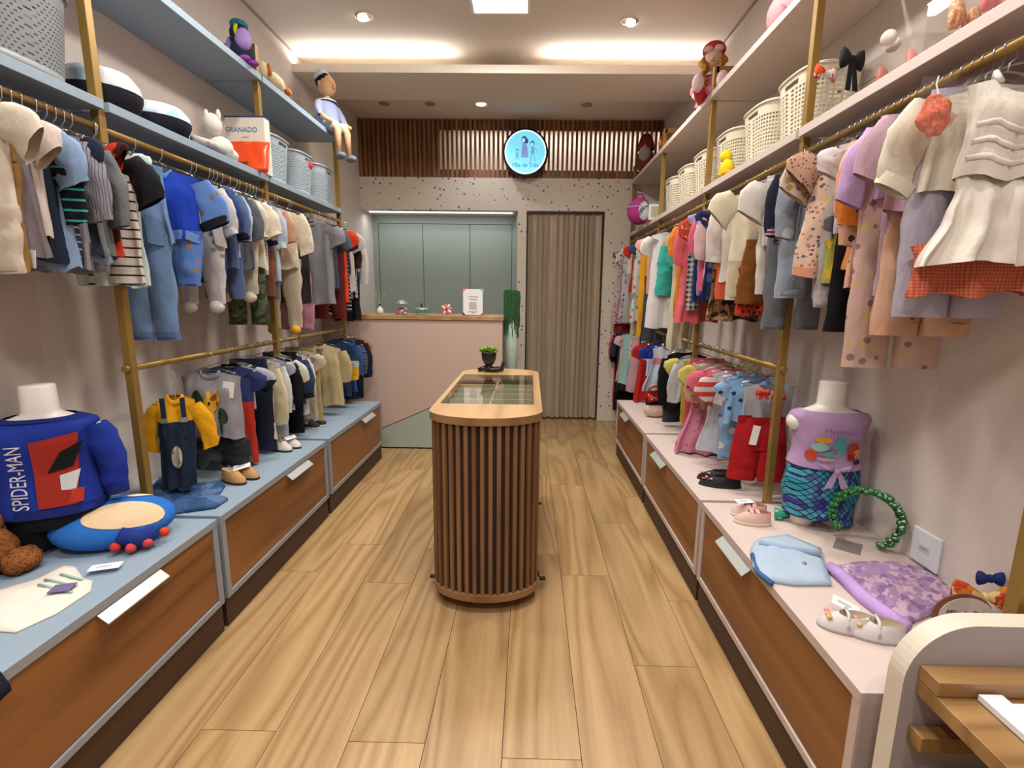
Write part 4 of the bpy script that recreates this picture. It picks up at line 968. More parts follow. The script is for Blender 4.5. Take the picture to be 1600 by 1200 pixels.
V(1270, 460, 490, 'leggings', 'grey leggings with yellow animal faces', f('#a39c9c', 'flor', '#c4a02f', .07, '#5f565c'), w=.115, out=.0, legfrac=.45, dy=.0, lw=.055)
V(1287, 490, 522, 'trousers', 'black plain trousers', f('#121216'), w=.10, out=.0, lw=.05, dy=.03)
V(1311, 270, 330, 'cardigan', 'peach pointelle cardigan', f('#d3a184'), w=.13, sl=.22, sw=.045, sa=.25, out=.05)
V(1320, 290, 345, 'cardigan', 'bright orange cardigan', f('#dc8030'), w=.13, sl=.24, sw=.045, sa=.22, out=.06)
V(1312, 330, 366, 'tee', 'white t-shirt with a lilac hem and side bow', f('#c9c1c2'), w=.14, sl=.08, out=.0, hem=(f('#b7a2bc'), .02))
V(1313, 400, 420, 'skirt', 'apricot orange skirt', f('#c8814f'), w=.12, flare=.02, out=.0, dy=-.02, dz=.22)
V(1334, 380, 455, 'cardigan', 'pale peach long cardigan with sketched animals', f('#cba084', 'flor', '#3e2a26', .028, '#cba084'), w=.12, sl=.3, sw=.04, sa=.12, out=.02, open_front=f('#7d4a34'))
V(1331, 520, 578, 'trousers', 'blush trousers with black and yellow dog print', f('#c2a29a', 'flor', '#8a6f70', .03, '#c4a878'), w=.13, out=.0, lw=.065)
V(1357, 500, 528, 'trousers', 'peach trousers with sketched mushrooms', f('#c29a82', 'flor', '#8a6250', .028, '#c29a82'), w=.11, out=.0, lw=.06, cuff=f('#c9997c'), dy=-.02)
V(1345, 270, 310, 'jacket', 'lilac jacket with wide sleeves', f('#b99bc4'), w=.135, sl=.2, sw=.052, sa=.45, out=.06)
V(1350, 310, 330, 'sweatshirt', 'mauve pink batwing sweatshirt with a white collar', f('#b594a4'), w=.14, sl=.16, sw=.058, sa=.45, out=.03, dy=-.03)
V(1372, 420, 474, 'leggings', 'mauve footed leggings', f('#a88a9a'), w=.115, out=.0, legfrac=.62, lw=.06, feet=f('#b597a6'))
V(1394, 460, 500, 'trousers', 'pale grey-lilac jogging trousers', f('#a9a2b2'), w=.13, out=-.02, lw=.07)
V(1400, 350, 376, 'shorts', 'shorts with tiny red flowers', f('#b98a90', 'flor', '#8a2a38', .025, '#c9b0b0'), w=.12, out=.0)
V(1378, 220, 300, 'blouse', 'ivory eyelet blouse with long bell sleeves', f('#cdc3b2'), w=.14, sl=.2, sw=.065, sa=.55, out=.06, cuff=f('#d5ccbc'))
V(1412, 440, 460, 'skirt', 'red basket-weave skirt', f('#b04a34', 'check', '#cf7a60', .008), w=.15, flare=.012, out=.01, dz=.33)
# ---- lower left rail, near to far
A = lambda *a, **k: G('L', 0, *a, **k)
A(404, 660, 722, 'tee', 'blue t-shirt shading to red at the hem', f('#2c3766', 'blk', '#b3301f', .26), w=.12, sl=.1, out=.01)
A(426, 680, 722, 'trousers', 'navy jeans', f('#1c2438'), w=.11, out=-.01, lw=.055)
A(405, 575, 640, 'polo_shirt', 'grey polo shirt with dark cuffs and black collar', f('#a9a7ae'), w=.12, sl=.11, sa=.7, cuff=f(BK), out=.03, cat='polo shirt', collar=f(BK))
A(441, 640, 684, 'shirt', 'cream linen shirt with long buttoned sleeves', f('#cfc4a4'), w=.125, sl=.33, sw=.05, sa=.14, out=.03, buttons=plain('#a8752c', .5), tagp=(-.4, .25))
A(452, 620, 662, 'shirt', 'crisp white shirt', f('#c9ccd0'), w=.125, sl=.28, sw=.045, sa=.18, out=.03)
A(455, 650, 692, 'tee', 'pale grey t-shirt', f('#a9aeb8'), w=.12, out=.0, sl=.08)
A(464, 590, 640, 'blazer', 'black suit blazer', f('#111116'), w=.13, sl=.25, sw=.045, sa=.22, out=.04, open_front=f('#c9c6c2'), cat='blazer')
A(470, 650, 690, 'trousers', 'black suit trousers', f('#0f0f14'), w=.11, out=.0, lw=.05)
A(470, 590, 640, 'shirt', 'white shirt with green leaves', f('#c6cabc', 'flor', '#8aa07a', .05, '#6f8a6a'), w=.125, sl=.14, sw=.05, sa=.4, cuff=f('#c99f86'), out=.05)
A(488, 600, 632, 'blazer', 'navy speckled blazer with black cuffs', f('#2a3556', 'tweed', '#44527a', .006), w=.13, sl=.24, sw=.055, sa=.25, cuff=f(BK), out=.05)
A(492, 600, 646, 'cardigan', 'soft white cardigan', f('#c9c2c0'), w=.125, sl=.24, sw=.045, sa=.2, out=.05)
A(500, 620, 660, 'shirt', 'sand shirt with brown animal sketches', f('#b3a792', 'flor', '#7d6a5c', .04, '#9a9088'), w=.125, sl=.1, out=.02)
A(503, 640, 668, 'shorts', 'khaki shorts', f('#a3905f'), w=.12, out=.0)
A(541, 570, 632, 'jacket', 'beige military jacket over a grey t-shirt', f('#b5a57c'), w=.155, sl=.24, sw=.06, sa=.28, out=.035, open_front=f('#77757a'), collar=f('#b5a57c'), th=.04, tagp=(.0, .12), rz=0, buttons=plain('#8a7a52', .5))
A(558, 570, 618, 'sweater', 'colour-block sweater in navy, white and yellow', f('#1f3a52'), w=.14, sl=.26, sw=.055, sa=.2, smat=f('#1f3f58', 'blk3', '#b9b9b4', .225, '#d3a02a'), cuff=f('#d6a42e'), out=.045)
A(566, 580, 612, 'jacket', 'mid blue denim jacket', f('#33518a'), w=.135, sl=.25, sw=.045, sa=.18, out=.045)
A(571, 570, 605, 'sweatshirt', 'navy sweatshirt with white dashes down the sleeve', f('#171c30'), w=.135, sl=.26, sw=.05, sa=.18, smat=f('#171c30', 'shl', '#aeb3c0', .012), out=.05)
A(579, 590, 628, 'coat', 'long dark navy coat, farthest along', f('#161c32'), w=.14, sl=.3, sw=.05, sa=.14, out=.05)
A(560, 620, 640, 'jeans', 'dark blue jeans with turned hems', f('#1d2b45'), w=.13, legfrac=.5, out=.0, cat='jeans')
A(566, 530, 560, 'tee', 'burnt orange t-shirt', f('#a8642c'), w=.13, sl=.1, out=.0, dy=.06)
# ---- lower right rail, far to near
B_ = lambda *a, **k: G('R', 0, *a, **k)
B_(943, 600, 640, 'coat', 'black coat hanging past the bench, farthest along', f('#141318'), w=.14, sl=.3, sa=.14, out=.04, clampz=False)
B_(946, 600, 625, 'jacket', 'hot pink jacket with salmon shoulders', f('#c2536f'), w=.14, sl=.28, sw=.055, sa=.16, smat=f('#cf5f78', 'blk', '#c24a6c', .2), collar=f('#c96a5c'), out=.05, clampz=False)
B_(957, 560, 610, 'cardigan', 'dark slate cardigan', f('#33343c'), w=.13, sl=.24, out=.04, clampz=False)
B_(960, 580, 605, 'blouse', 'pale pink blouse with small red bows', f('#c9a4a6', 'flor', '#9a3a40', .06, '#c9a4a6'), w=.13, flare=.03, sl=.1, out=.05)
B_(967, 590, 625, 'dress', 'mint green flowing dress', f('#94b9b6'), w=.125, flare=.05, out=.02)
B_(981, 590, 630, 'dress', 'dusty lilac pink dress', f('#b98f9a'), w=.125, flare=.04, out=.02)
B_(992, 590, 632, 'dress', 'red frilled dress with white piping', f('#a91f1c'), w=.13, flare=.04, sl=.12, out=.03)
B_(1003, 560, 585, 'tee', 'royal blue and white sports t-shirt', f('#20338a', 'blk', '#aeb6cc', .2), w=.125, sl=.1, out=.03)
B_(1014, 580, 610, 'dress', 'white sleeveless dress with a pink sash and pale blue skirt', f('#b4b4bc', 'blk3', '#b9778a', .17, '#a9b4c4'), w=.12, flare=.06, fold=.013, nf=4, out=.02, strap=f('#a8a8ae'), rz=0)
B_(1032, 590, 640, 'cardigan', 'long black cardigan', f('#0e0e12'), w=.13, sl=.33, sw=.05, sa=.1, out=.04)
B_(1048, 590, 628, 'long_sleeved_top', 'light grey top with long sleeves', f('#b3b4b4'), w=.13, sl=.26, sw=.045, sa=.2, out=.05, cat='top')
B_(1027, 650, 682, 'flared_trousers', 'charcoal flared trousers', f('#3a3b41'), w=.11, legfrac=.6, lw=.085, out=.05, cat='trousers')
B_(1052, 560, 600, 'blouse', 'yellow blouse with a frilled printed collar', f('#bdb45c', 'flor', '#c98a8a', .05, '#8aa05a'), w=.13, sl=.1, sa=.7, out=.04)
B_(1062, 620, 660, 'tunic', 'mustard yellow tunic', f('#b09a1e'), w=.12, out=.0)
B_(1066, 590, 625, 'tee', 'pale lemon t-shirt', f('#c2b866'), w=.13, sl=.11, sw=.055, sa=.75, out=.06)
B_(1064, 650, 688, 'trousers', 'coral pink trousers', f('#c24a5c'), w=.115, out=.02, lw=.055)
B_(1079, 600, 640, 'blouse', 'salmon blouse with embroidered cuffs', f('#c79080', 'flor', '#7a4a3a', .03, '#8a8a4a'), w=.13, sl=.18, sa=.3, out=.03)
B_(1076, 650, 686, 'dress', 'pale sage green dress', f('#a9b98c'), w=.12, flare=.05, out=.0)
B_(1086, 580, 620, 'tee', 'strawberry pink t-shirt', f('#cc6078'), w=.13, sl=.11, sa=.75, out=.05)
B_(1083, 690, 716, 'dress', 'candy pink tulle party dress', f('#cc8298', 'dots', '#b8667e', .03), w=.12, flare=.09, fold=.013, nf=5, out=.0)
B_(1101, 590, 630, 'tee', 'white t-shirt with wide red stripes on the sleeves', f('#c9b4b4'), w=.13, sl=.13, sw=.06, sa=.5, smat=f('#c9bcbc', 'sh', '#b8402f', .05), out=.05)
B_(1106, 660, 706, 'dress', 'milk white dress with blue stitching', f('#b9bcc6'), w=.12, flare=.06, out=.0)
B_(1126, 640, 720, 'jumpsuit', 'sky blue jumpsuit with red roses', f('#86aacb', 'flor', '#9a3440', .05, '#d0ccd4'), w=.115, legfrac=.45, lw=.055, out=.0, strap=f('#7fa6cc'), legcuff=f('#86aacb'))
B_(1143, 600, 660, 'tunic', 'blue tunic with small dark bows', f('#7fa3c8', 'dots', '#2a3452', .04), w=.125, sl=.07, out=-.02)

hang_all()

# the white tiered dress nearest the camera: bodice, tucks and a gathered skirt
DY = at(1424, 400, X=PXR-.19).y; DZB = at(1440, 416, Y=DY).z; DL = ZU-.085-DZB
WD = f('#ded6cc')
r, S = garment('dress', (PXR, DY, ZU), -.05, 'white tiered sleeveless dress with gathered skirt, nearest the camera on the upper right rail', 'dress', 'clothes on the upper right rail', WD, L=.21, w=.118, th=.03, zs=-.085, neck=.062, slope=.22, fold=.006, waist=.06, strap=WD)
for v0 in (.42, .60, .78):
    lo = []
    us = [-.96+1.92*i_/16 for i_ in range(17)]
    for dv, of in ((0, .003), (.03, .007), (.06, .003)): lo.append([tuple(Vector(S(u, -1, v0+dv))+Vector((0, -of, 0))) for u in us])
    MB().loft(lo, False, False, False).build('tuck', WD, r, True)
S2 = body_fn(.118, DL-.20, .075, .034, -.085-.195, 0, .001, 0, .011, 4.2, 77)
body_mesh(S2, 34, 12).build('skirt', WD, r, True)
for (u, v, a_, b_, c_) in ((.45, .9, .09, .05, '#c9939c'), (.3, .94, .06, .03, '#93a884'), (.62, .72, .07, .06, '#b9747c'), (.7, .86, .07, .05, '#93a884'), (.8, .6, .05, .06, '#c9939c')):
    decal(S2, u, v, a_, b_).build('flower_print', f(c_), r)
x, y, z = S(.7, -1, .35); o = price_tag(r, x, y-.03, z, .03, .14, '#7f8790', .05)
hanger((PXR, DY, ZU), -.05, HLAB[('R', 1)], 'hangers on the upper right rail')
# ================================================================== SMALL THINGS
def shoe(name, loc, rz, label, group, L=.13, w=.026, up='#c9a26a', sole='#7d6a50', inner='#b08a5a', h=.04, kind='slip', extra=None, toe=1.0):
    r = thing(name, label, 'shoe', loc, rz, group)
    n = 18
    def outl(s, z): 
        pts = []
        for k in range(n):
            a = 2*math.pi*k/n; y = L/2*math.cos(a); ww = w*(1+.12*math.cos(a))*s
            if kind == 'point' and math.cos(a) > 0: ww *= (1-.55*math.cos(a)**2)
            pts.append((ww*math.sin(a), y*s, z))
        return pts
    MB().loft([outl(1.02, 0), outl(1.04, .009), outl(1.0, .012)]).build('sole', plain(sole, .7), r, True)
    m = MB(); loops = [outl(1.0, .012)]
    top = []
    for k in range(n):
        a = 2*math.pi*k/n; c = math.cos(a)
        hz = h*(.62 if c > .2 else 1.0)*(1-.25*max(0, c))
        top.append((outl(.97, 0)[k][0], outl(.97, 0)[k][1], .012+hz*.6))
    loops.append(top)
    rim = []
    for k in range(n):
        a = 2*math.pi*k/n; c = math.cos(a); yy = -.1*L+.36*L*c if c < 0.2 else -.06*L+.2*L*c
        rim.append((w*.66*math.sin(a), yy-.02*L*(c < 0), .012+h*(1.0 if c < .1 else .92)))
    loops.append(rim)
    low = [(x*.85, y*.95, .016) for x, y, z in rim]; 
    m.loft(loops, False, False).build('upper', plain(up, .75, 0, .06) if isinstance(up, str) else up, r, True)
    m = MB(); m.loft([rim, low], False, True); m.build('insole', plain(inner, .85), r, True)
    if extra: extra(r, L, w, h)
    return r
def pair(name, p, rz, labels, gap, **k):
    c, s = math.cos(rz), math.sin(rz)
    for i, l in zip((-1, 1), labels):
        shoe(name, (p[0]+c*gap*i, p[1]+s*gap*i, p[2]), rz+i*k.get('toe_out', .0), l, k.get('group'), **{a: b for a, b in k.items() if a not in ('group', 'toe_out')})
def straps(col, n=2, z0=.03):
    def ex(r, L, w, h):
        for i in range(n):
            y = .02*L+.16*L*i-.02
            MB().loft([[(-w*.95, y-.008, .02), (-w*.95, y+.008, .02), (-w*.5, y+.008, h+.012), (-w*.5, y-.008, h+.012)], [(w*.5, y-.008, h+.014), (w*.5, y+.008, h+.014), (w*.6, y+.008, h+.01), (w*.6, y-.008, h+.01)], [(w*.97, y-.008, .022), (w*.97, y+.008, .022), (w*.98, y+.008, .02), (w*.98, y-.008, .02)]]).build('strap', plain(col, .6), r)
    return ex
def card(name, label, loc, rot, w, h, col='#e8e6e8', lines=True, cat='price tag', group='paper price tags'):
    r = thing(name, label, cat, loc, 0, group); r.rotation_euler = rot
    MB().box(-w/2, w/2, -h/2, h/2, 0, .001).build('card', plain(col, .6), r)
    if lines: MB().box(-w*.3, w*.2, -h*.1, h*.18, .001, .0014).build('print_block', plain('#b7b7bd', .6), r)
    return r
def flat_cloth(pts, z, h, seed=0, rings=6, amp=.010, freq=22, sub=4):
    n0 = len(pts); P = []
    for i in range(n0):
        a, b = Vector(pts[i]), Vector(pts[(i+1) % n0])
        for q in range(sub): P.append(a+(b-a)*(q/sub))
    c = sum(P, Vector((0, 0)))/len(P); loops = []
    for j in range(rings+1):
        f = 1-j/(rings+.35); hh = h*(1-f**5) if j else 0.0
        loops.append([(c.x+(p.x-c.x)*f, c.y+(p.y-c.y)*f, z+.0008+hh+(amp*(noise.noise(Vector((p.x*f*freq, p.y*f*freq, seed)))+.6) if j else 0)) for p in P])
    loops.insert(1, [(p.x, p.y, z+h*.55+.002) for p in P])
    return MB().loft(loops, True, True)
def furry(m, amp=.006, freq=60, seed=0):
    out = []
    for v in m.v:
        p = Vector(v); out.append(tuple(p+noise.noise_vector(p*freq+Vector((seed, 0, 0)))*amp))
    m.v = out; return m
# ------------------------------------------------------------------ baskets
def basket_mesh(rx, ry, h, nth=64, nz=13, hole=.30, stag=0.0, taper=.86, name='weave'):
    def ring(f, k, n): 
        a = 2*math.pi*k/n; s = taper+(1-taper)*f; ca, sa = math.cos(a), math.sin(a); e = 2/3.0
        return (rx*s*math.copysign(abs(ca)**e, ca), ry*s*math.copysign(abs(sa)**e, sa))
    z0, z1 = h*.10, h*.80
    wv = MB(); dz = (z1-z0)/nz
    for j in range(nz):
        for k in range(nth):
            o = stag*(j % 2)
            def P(a, b): x, y = ring((z0+dz*(j+b))/h, k+o+a, nth); return (x, y, z0+dz*(j+b))
            g = hole/2+.03; g2 = hole/2
            q = [P(0, 0), P(1, 0), P(1, 1), P(0, 1), P(.5-g, .5-g2), P(.5+g, .5-g2), P(.5+g, .5+g2), P(.5-g, .5+g2)]
            wv.add(q, [(0, 1, 5, 4), (1, 2, 6, 5), (2, 3, 7, 6), (3, 0, 4, 7)])
    bt = MB(); n = 48
    R = lambda f, z: [(*ring(f, k, n), z) for k in range(n)]
    bt.loft([[(x*.96, y*.96, 0) for x, y, z in R(0, 0)], R(0, h*.015), R(.1, h*.10)], True, False)
    up = MB(); rows = [.80, .83, .865, .90, .93, .96]
    for j in range(len(rows)-1):
        for k in range(n):
            a = (k/n)*360
            slot = j in (1, 2) and any(abs((a-c+180) % 360-180) < 13 for c in (0, 180, 270, 90))
            if slot: continue
            q = [(*ring(rows[j+b], k+a_, n), h*rows[j+b]) for a_, b in ((0, 0), (1, 0), (1, 1), (0, 1))]; up.add(q, [(0, 1, 2, 3)])
    rm = MB(); sc = lambda f, s, z: [(x*s, y*s, z) for x, y, _ in R(f, 0)]
    rm.loft([sc(.96, 1.0, h*.96), sc(.96, 1.05, h*.955), sc(1, 1.055, h*.985), sc(1, 1.02, h), sc(1, .97, h*.995), sc(.96, .965, h*.96)], False, False)
    return wv, up, rm, bt
def basket_proto(col, **k):
    wv, up, rm, bt = basket_mesh(**k); m = plain(col, .5)
    out = []
    for nm_, b in (('woven_side', wv), ('handle_band', up), ('rim', rm), ('base', bt)):
        me = b.mesh(nm_, nm_ in ('rim', 'base')); me.materials.append(m); out.append((nm_, me))
    return out
def basket(proto, loc, label, group, rz=0, sc=1):
    r = thing('storage_basket', label, 'basket', loc, rz, group); r.scale = (sc, sc, sc)
    for nm_, me in proto: put(nm_, me, r, solid=.003 if nm_ != 'rim' else 0)
    return r
GREY = basket_proto('#9fabb4', rx=.13, ry=.152, h=.27, nth=54, nz=13, stag=.5, hole=.42, taper=.82)
DGREY = basket_proto('#7c7f83', rx=.15, ry=.20, h=.28, nth=76, nz=16, stag=.5, hole=.36)
IVORY = basket_proto('#dcd2bb', rx=.125, ry=.165, h=.28, nth=46, nz=12, hole=.58, taper=.80)
basket(DGREY, (-1.648, 1.615, ZS1), 'big dark grey woven plastic basket at the top left corner', 'grey storage baskets')
for i, (y, l) in enumerate(((3.20, 'largest-looking light grey basket, next to the orange pouch'), (3.555, 'middle of three light grey baskets, red cloth showing in its handle'), (3.90, 'farthest light grey basket, below the boy doll'))):
    basket(GREY, (-1.655, y, ZS1), l, 'grey storage baskets')
MB().ell((-1.535, 3.60, ZS1+.215), (.012, .05, .025), 10, 6).build('folded_cloth', fab('#c23a30'), None, True); tag(bpy.data.objects['folded_cloth'], 'red cloth showing in the handle slot of the middle grey basket', 'cloth')
ordn = ['nearest cream basket, tallest in view behind the gold post', 'second cream basket from the near gold post', 'third cream basket, just behind the yellow soft toy', 'fourth cream basket from the near gold post', 'fifth cream basket from the near gold post', 'sixth cream basket, beside the small white picture frame']
for y, l in zip((2.33, 2.70, 3.10, 3.50, 3.87, 4.24), ordn): basket(IVORY, (1.2265, y, ZS1), l, 'cream storage baskets')
basket(IVORY, (1.18, 5.0, ZS1), 'small cream basket half hidden by the magenta bag', 'cream storage baskets', 0, .8)
# ------------------------------------------------------------------ left lower shelf: cushions, soft toy, pouch
def cushion(loc, rx, ry, h, top, bot, label, rz=0, tilt=0):
    r = thing('cushion', label, 'cushion', loc, rz, 'two-tone cushions on the left shelf'); r.rotation_euler = (0, tilt, rz)
    n = 26; lo = lambda s, z: [(rx*s*math.cos(2*math.pi*k/n), ry*s*math.sin(2*math.pi*k/n), z) for k in range(n)]
    MB().loft([lo(.55, .004), lo(.86, h*.08), lo(1.0, h*.40), lo(1.0, h*.46)], True, False).build('underside', fab(bot), r, True)
    MB().loft([lo(1.0, h*.46), lo(.95, h*.68), lo(.75, h*.9), lo(.4, h*.99), lo(.1, h)], False, True).build('cover', fab(*top) if isinstance(top, tuple) else fab(top), r, True)
    MB().loft([lo(1.005, h*.445), lo(1.012, h*.46), lo(1.005, h*.475)], False, False).build('piping', fab('#20222e'), r, True)
    return r
cushion((-1.62, 1.99, ZS1+.001), .13, .125, .155, ('#c2c6ca', 'camo', '#a8bccb', .08, '#cbbfb2'), '#22212c', 'white and pale blue print cushion with navy underside, beside the gold post')
cushion((-1.60, 2.25, ZS1+.001), .12, .125, .125, ('#c6cacd', 'camo', '#9fc0d2', .06, '#c6cacd'), '#262836', 'flatter white and navy cushion, to the right of the other cushion')
sp = thing('soft_toy', 'plain white soft toy lying along the left shelf beside the orange pouch', 'soft toy', (-1.56, 2.62, ZS1))
W1 = fab('#d3cdc4'); 
MB().ell((0, 0, .055), (.055, .065, .055), 16, 10).ell((.0, .05, .035), (.05, .06, .035), 14, 8).build('body', W1, sp, True)
MB().ell((-.01, -.035, .15), (.042, .042, .055), 14, 9).build('head', W1, sp, True)
for s in (-1, 1): MB().ell((-.01+s*.03, -.03, .195), (.012, .01, .03), 10, 7).build('ear', W1, sp, True)
for s in (-1, 1): MB().tube([(.02+s*.02, -.05, .03), (.03+s*.02, -.16, .028), (.02+s*.02, -.27, .022)], [.024, .02, .016], 9).build('leg', fab('#b5b2b0', 'dots', '#8a8688', .05), sp, True)
bx = thing('carton_box', 'cream printed box standing on the left shelf behind the orange pouch', 'box', (-1.60, 2.93, ZS1))
MB().box(-.11, .11, -.0, .06, 0, .30).build('carton', plain('#dcd3c6', .6), bx, bevel=.002)
MB().box(-.111, .111, -.001, .061, .30, .307).build('lid_edge', plain('#2c3b63', .5), bx)
text('GRANADO', .036, plain('#5b82a6', .6), T(-.02, -.0015, .235) @ FRONT, bx)
MB().box(-.02, .02, -.0015, -.0005, .195, .199).build('printed_line', plain('#a9a09a', .6), bx)
MB().box(.03, .075, -.002, -.0005, .135, .165).build('sticker', plain('#cf5a8c', .6), bx)
pc = thing('plastic_pouch', 'bright orange plastic pouch leaning on the cream box', 'pouch', (-1.575, 2.865, ZS1))
pm = MB(); n = 12; lo = []
for j in range(8):
    v = j/7; L = []
    for k in range(n+1): u = k/n*2-1; L.append((u*.12, -.028*math.sqrt(max(0, 1-u*u))*(1-v*.6)+.045*v+.004*math.sin(u*9+v*7)-.002, .165*v))
    for k in range(n, -1, -1): u = k/n*2-1; L.append((u*.12, .004+.045*v, .165*v))
    lo.append(L)
pm.loft(lo).build('pouch_body', plain('#dd4a1c', .3), pc, True)
MB().box(-.03, .03, -.033, -.030, .03, .045).build('label_patch', plain('#7a2c1a', .5), pc)
text('C', .05, plain('#e2764c', .4), T(-.07, -.012, .09) @ FRONT, pc)
# ------------------------------------------------------------------ upper shelf toys, left
r = thing('leather_ball', 'brown leather ball at the top edge of the left upper shelf', 'ball', (-1.60, 2.27, ZS2))
MB().ell((0, 0, .07), .07, 18, 12).build('cover', plain('#8a5f4c', .4), r, True); MB().lathe([(.0705, -.004), (.0705, .004)], (0, 0, .07), 24).build('seam', plain('#5a3a2e', .6), r)
r = thing('plush_bird', 'plush bird with teal cap and big purple beak on the left upper shelf', 'soft toy', (-1.54, 2.86, ZS2), -.2)
MB().ell((0, 0, .07), (.055, .06, .07), 14, 9).ell((0, -.01, .15), (.05, .05, .05), 14, 9).build('body', fab('#23243a'), r, True)
MB().ell((.035, -.03, .115), (.045, .035, .055), 12, 8).build('beak', fab('#a58cc8'), r, True)
MB().ell((.01, -.045, .155), (.014, .016, .032), 10, 7).build('face_stripe', fab('#d8c92c'), r, True)
MB().ell((-.01, .0, .20), (.045, .045, .028), 14, 7).build('cap', fab('#2f7c92'), r, True)
MB().ell((-.052, -.02, .09), (.012, .03, .05), 10, 7).build('wing', fab('#8a6fc0'), r, True)
for s in (-1, 1): MB().ell((.05, s*.03-.02, .016), (.035, .022, .016), 10, 6).build('foot', fab('#8a3f9c'), r, True)
r = thing('plush_dog', 'cream plush dog lying on the left upper shelf beside the bird', 'soft toy', (-1.53, 3.12, ZS2))
MB().ell((0, .03, .045), (.05, .11, .045), 14, 9).build('body', fab('#d2c3a4', 'tweed', '#c4b08a', .012), r, True)
MB().ell((.0, -.09, .055), (.04, .045, .045), 12, 8).build('head', fab('#d2c3a4'), r, True)
for s in (-1, 1): MB().ell((s*.038, -.08, .06), (.012, .022, .034), 10, 7).build('ear', fab('#a8642c'), r, True)
MB().ell((.03, .15, .03), (.02, .03, .02), 10, 7).build('paw', fab('#c4702c'), r, True)
def doll(loc, rz, label, skin, hair, top, bottom, hat, shoes, sc=1.0, dang=True, curly=False, hatkind='cap'):
    r = thing('rag_doll', label, 'doll', loc, rz); r.scale = (sc, sc, sc); S_ = fab(skin)
    m = MB(); m.loft([[(a*math.cos(2*math.pi*k/14), b*math.sin(2*math.pi*k/14), z) for k in range(14)] for a, b, z in ((.05, .045, 0), (.062, .05, .03), (.055, .045, .09), (.058, .04, .14), (.03, .03, .165), (.018, .018, .18), (.017, .017, .2))])
    m.build('body', S_, r, True)
    m = MB(); m.loft([[(a*math.cos(2*math.pi*k/16)*(1+.04*math.sin(k*3)), b*math.sin(2*math.pi*k/16), z) for k in range(16)] for a, b, z in ((.085, .07, .005), (.07, .058, .06), (.066, .052, .11), (.064, .046, .145), (.03, .032, .172))], False, False); m.build('tunic', fab(top), r, True)
    MB().lathe([(.03, .172), (.05, .168), (.055, .16)], (0, 0, 0), 14, cap0=False, cap1=False).build('collar', fab('#b9c2cc' if hatkind == 'cap' else '#d8c4c4'), r, True)
    hd = MB().ell((0, -.004, .245), (.05, .05, .056), 16, 11).ell((0, -.054, .24), (.008, .01, .008), 8, 6); hd.build('head', S_, r, True)
    for s in (-1, 1):
        MB().ell((s*.018, -.047, .252), (.004, .003, .005), 8, 5).build('eye', plain('#1c1614', .4), r, True)
        MB().ell((s*.05, 0, .243), (.008, .012, .014), 8, 6).build('ear', S_, r, True)
        a = limb((s*.058, 0, .14), (s*.085, -.04, .06), .026, .022, .9, (s*.012, 0, 0), 10, 4, .001).build('sleeve', fab(top), r, True)
        MB().tube([(s*.085, -.04, .065), (s*.075, -.075, .04)], [.015, .012], 8).ell((s*.072, -.085, .035), (.014, .018, .013), 10, 7).build('hand', S_, r, True)
        if dang:
            k = (s*.035, -.09, -.005+.02); f_ = (s*.04, -.105, -.13)
            MB().tube([(s*.03, -.02, .03), k], [.035, .03], 10).build('short_leg', fab(bottom), r, True)
            MB().tube([k, (k[0], k[1]-.012, k[2]-.02), f_], [.02, .02, .015], 9).build('leg', S_, r, True)
            MB().ell((f_[0], f_[1]-.018, f_[2]-.012), (.02, .036, .02), 10, 7).build('shoe', fab(shoes), r, True)
        else:
            MB().tube([(s*.03, -.02, .03), (s*.05, -.13, .03), (s*.055, -.22, .03)], [.035, .03, .028], 10).build('leg', fab(bottom), r, True)
            MB().ell((s*.058, -.25, .05), (.03, .028, .045), 12, 8).build('shoe', fab(shoes), r, True)
    MB().tube([(-.012, -.052, .226), (0, -.054, .223), (.012, -.052, .226)], .0015, 4).build('mouth', plain('#a04a44', .6), r)
    hm = MB().ell((0, .008, .262), (.053, .05, .048), 16, 9); furry(hm, .006, 50, 3).build('hair', fab(hair), r, True)
    if curly:
        for s in (-1, 1):
            pts = [(s*(.045+.012*math.sin(i*1.7)), -.02+.012*math.cos(i*1.7)-.004*i, .25-.02*i) for i in range(10)]
            MB().tube(pts, [.02]*10, 8).build('ringlet', fab(hair, 'tweed', '#c08a3c', .012), r, True)
    if hatkind == 'cap':
        MB().ell((0, .022, .285), (.05, .045, .042), 14, 8).ell((0, .03, .325), .016, 8, 6).build('hat', fab(hat), r, True)
    else:
        MB().ell((0, .012, .30), (.062, .06, .045), 16, 9).build('hat', fab(hat), r, True)
        for s in (-1, 1): MB().ell((s*.025, -.042, .288), (.026, .01, .018), 10, 6).build('hat_bow', fab('#d3a8a8'), r, True)
    return r
doll((-1.525, 3.95, ZS2), 1.15, 'boy rag doll in pale blue dangling his legs from the upper left shelf', '#d0a27c', '#15120f', '#8b96b4', '#9aa2b2', '#c3cbd8', '#6f7a8a', 1.32)
doll((1.13, 3.42, ZS2), -.35, 'girl rag doll with red hat and long ginger curls on the upper right shelf', '#d2b09c', '#8a5420', '#c27886', '#c03a44', '#b02a34', '#d2b4b8', 1.15, False, True, 'beret')
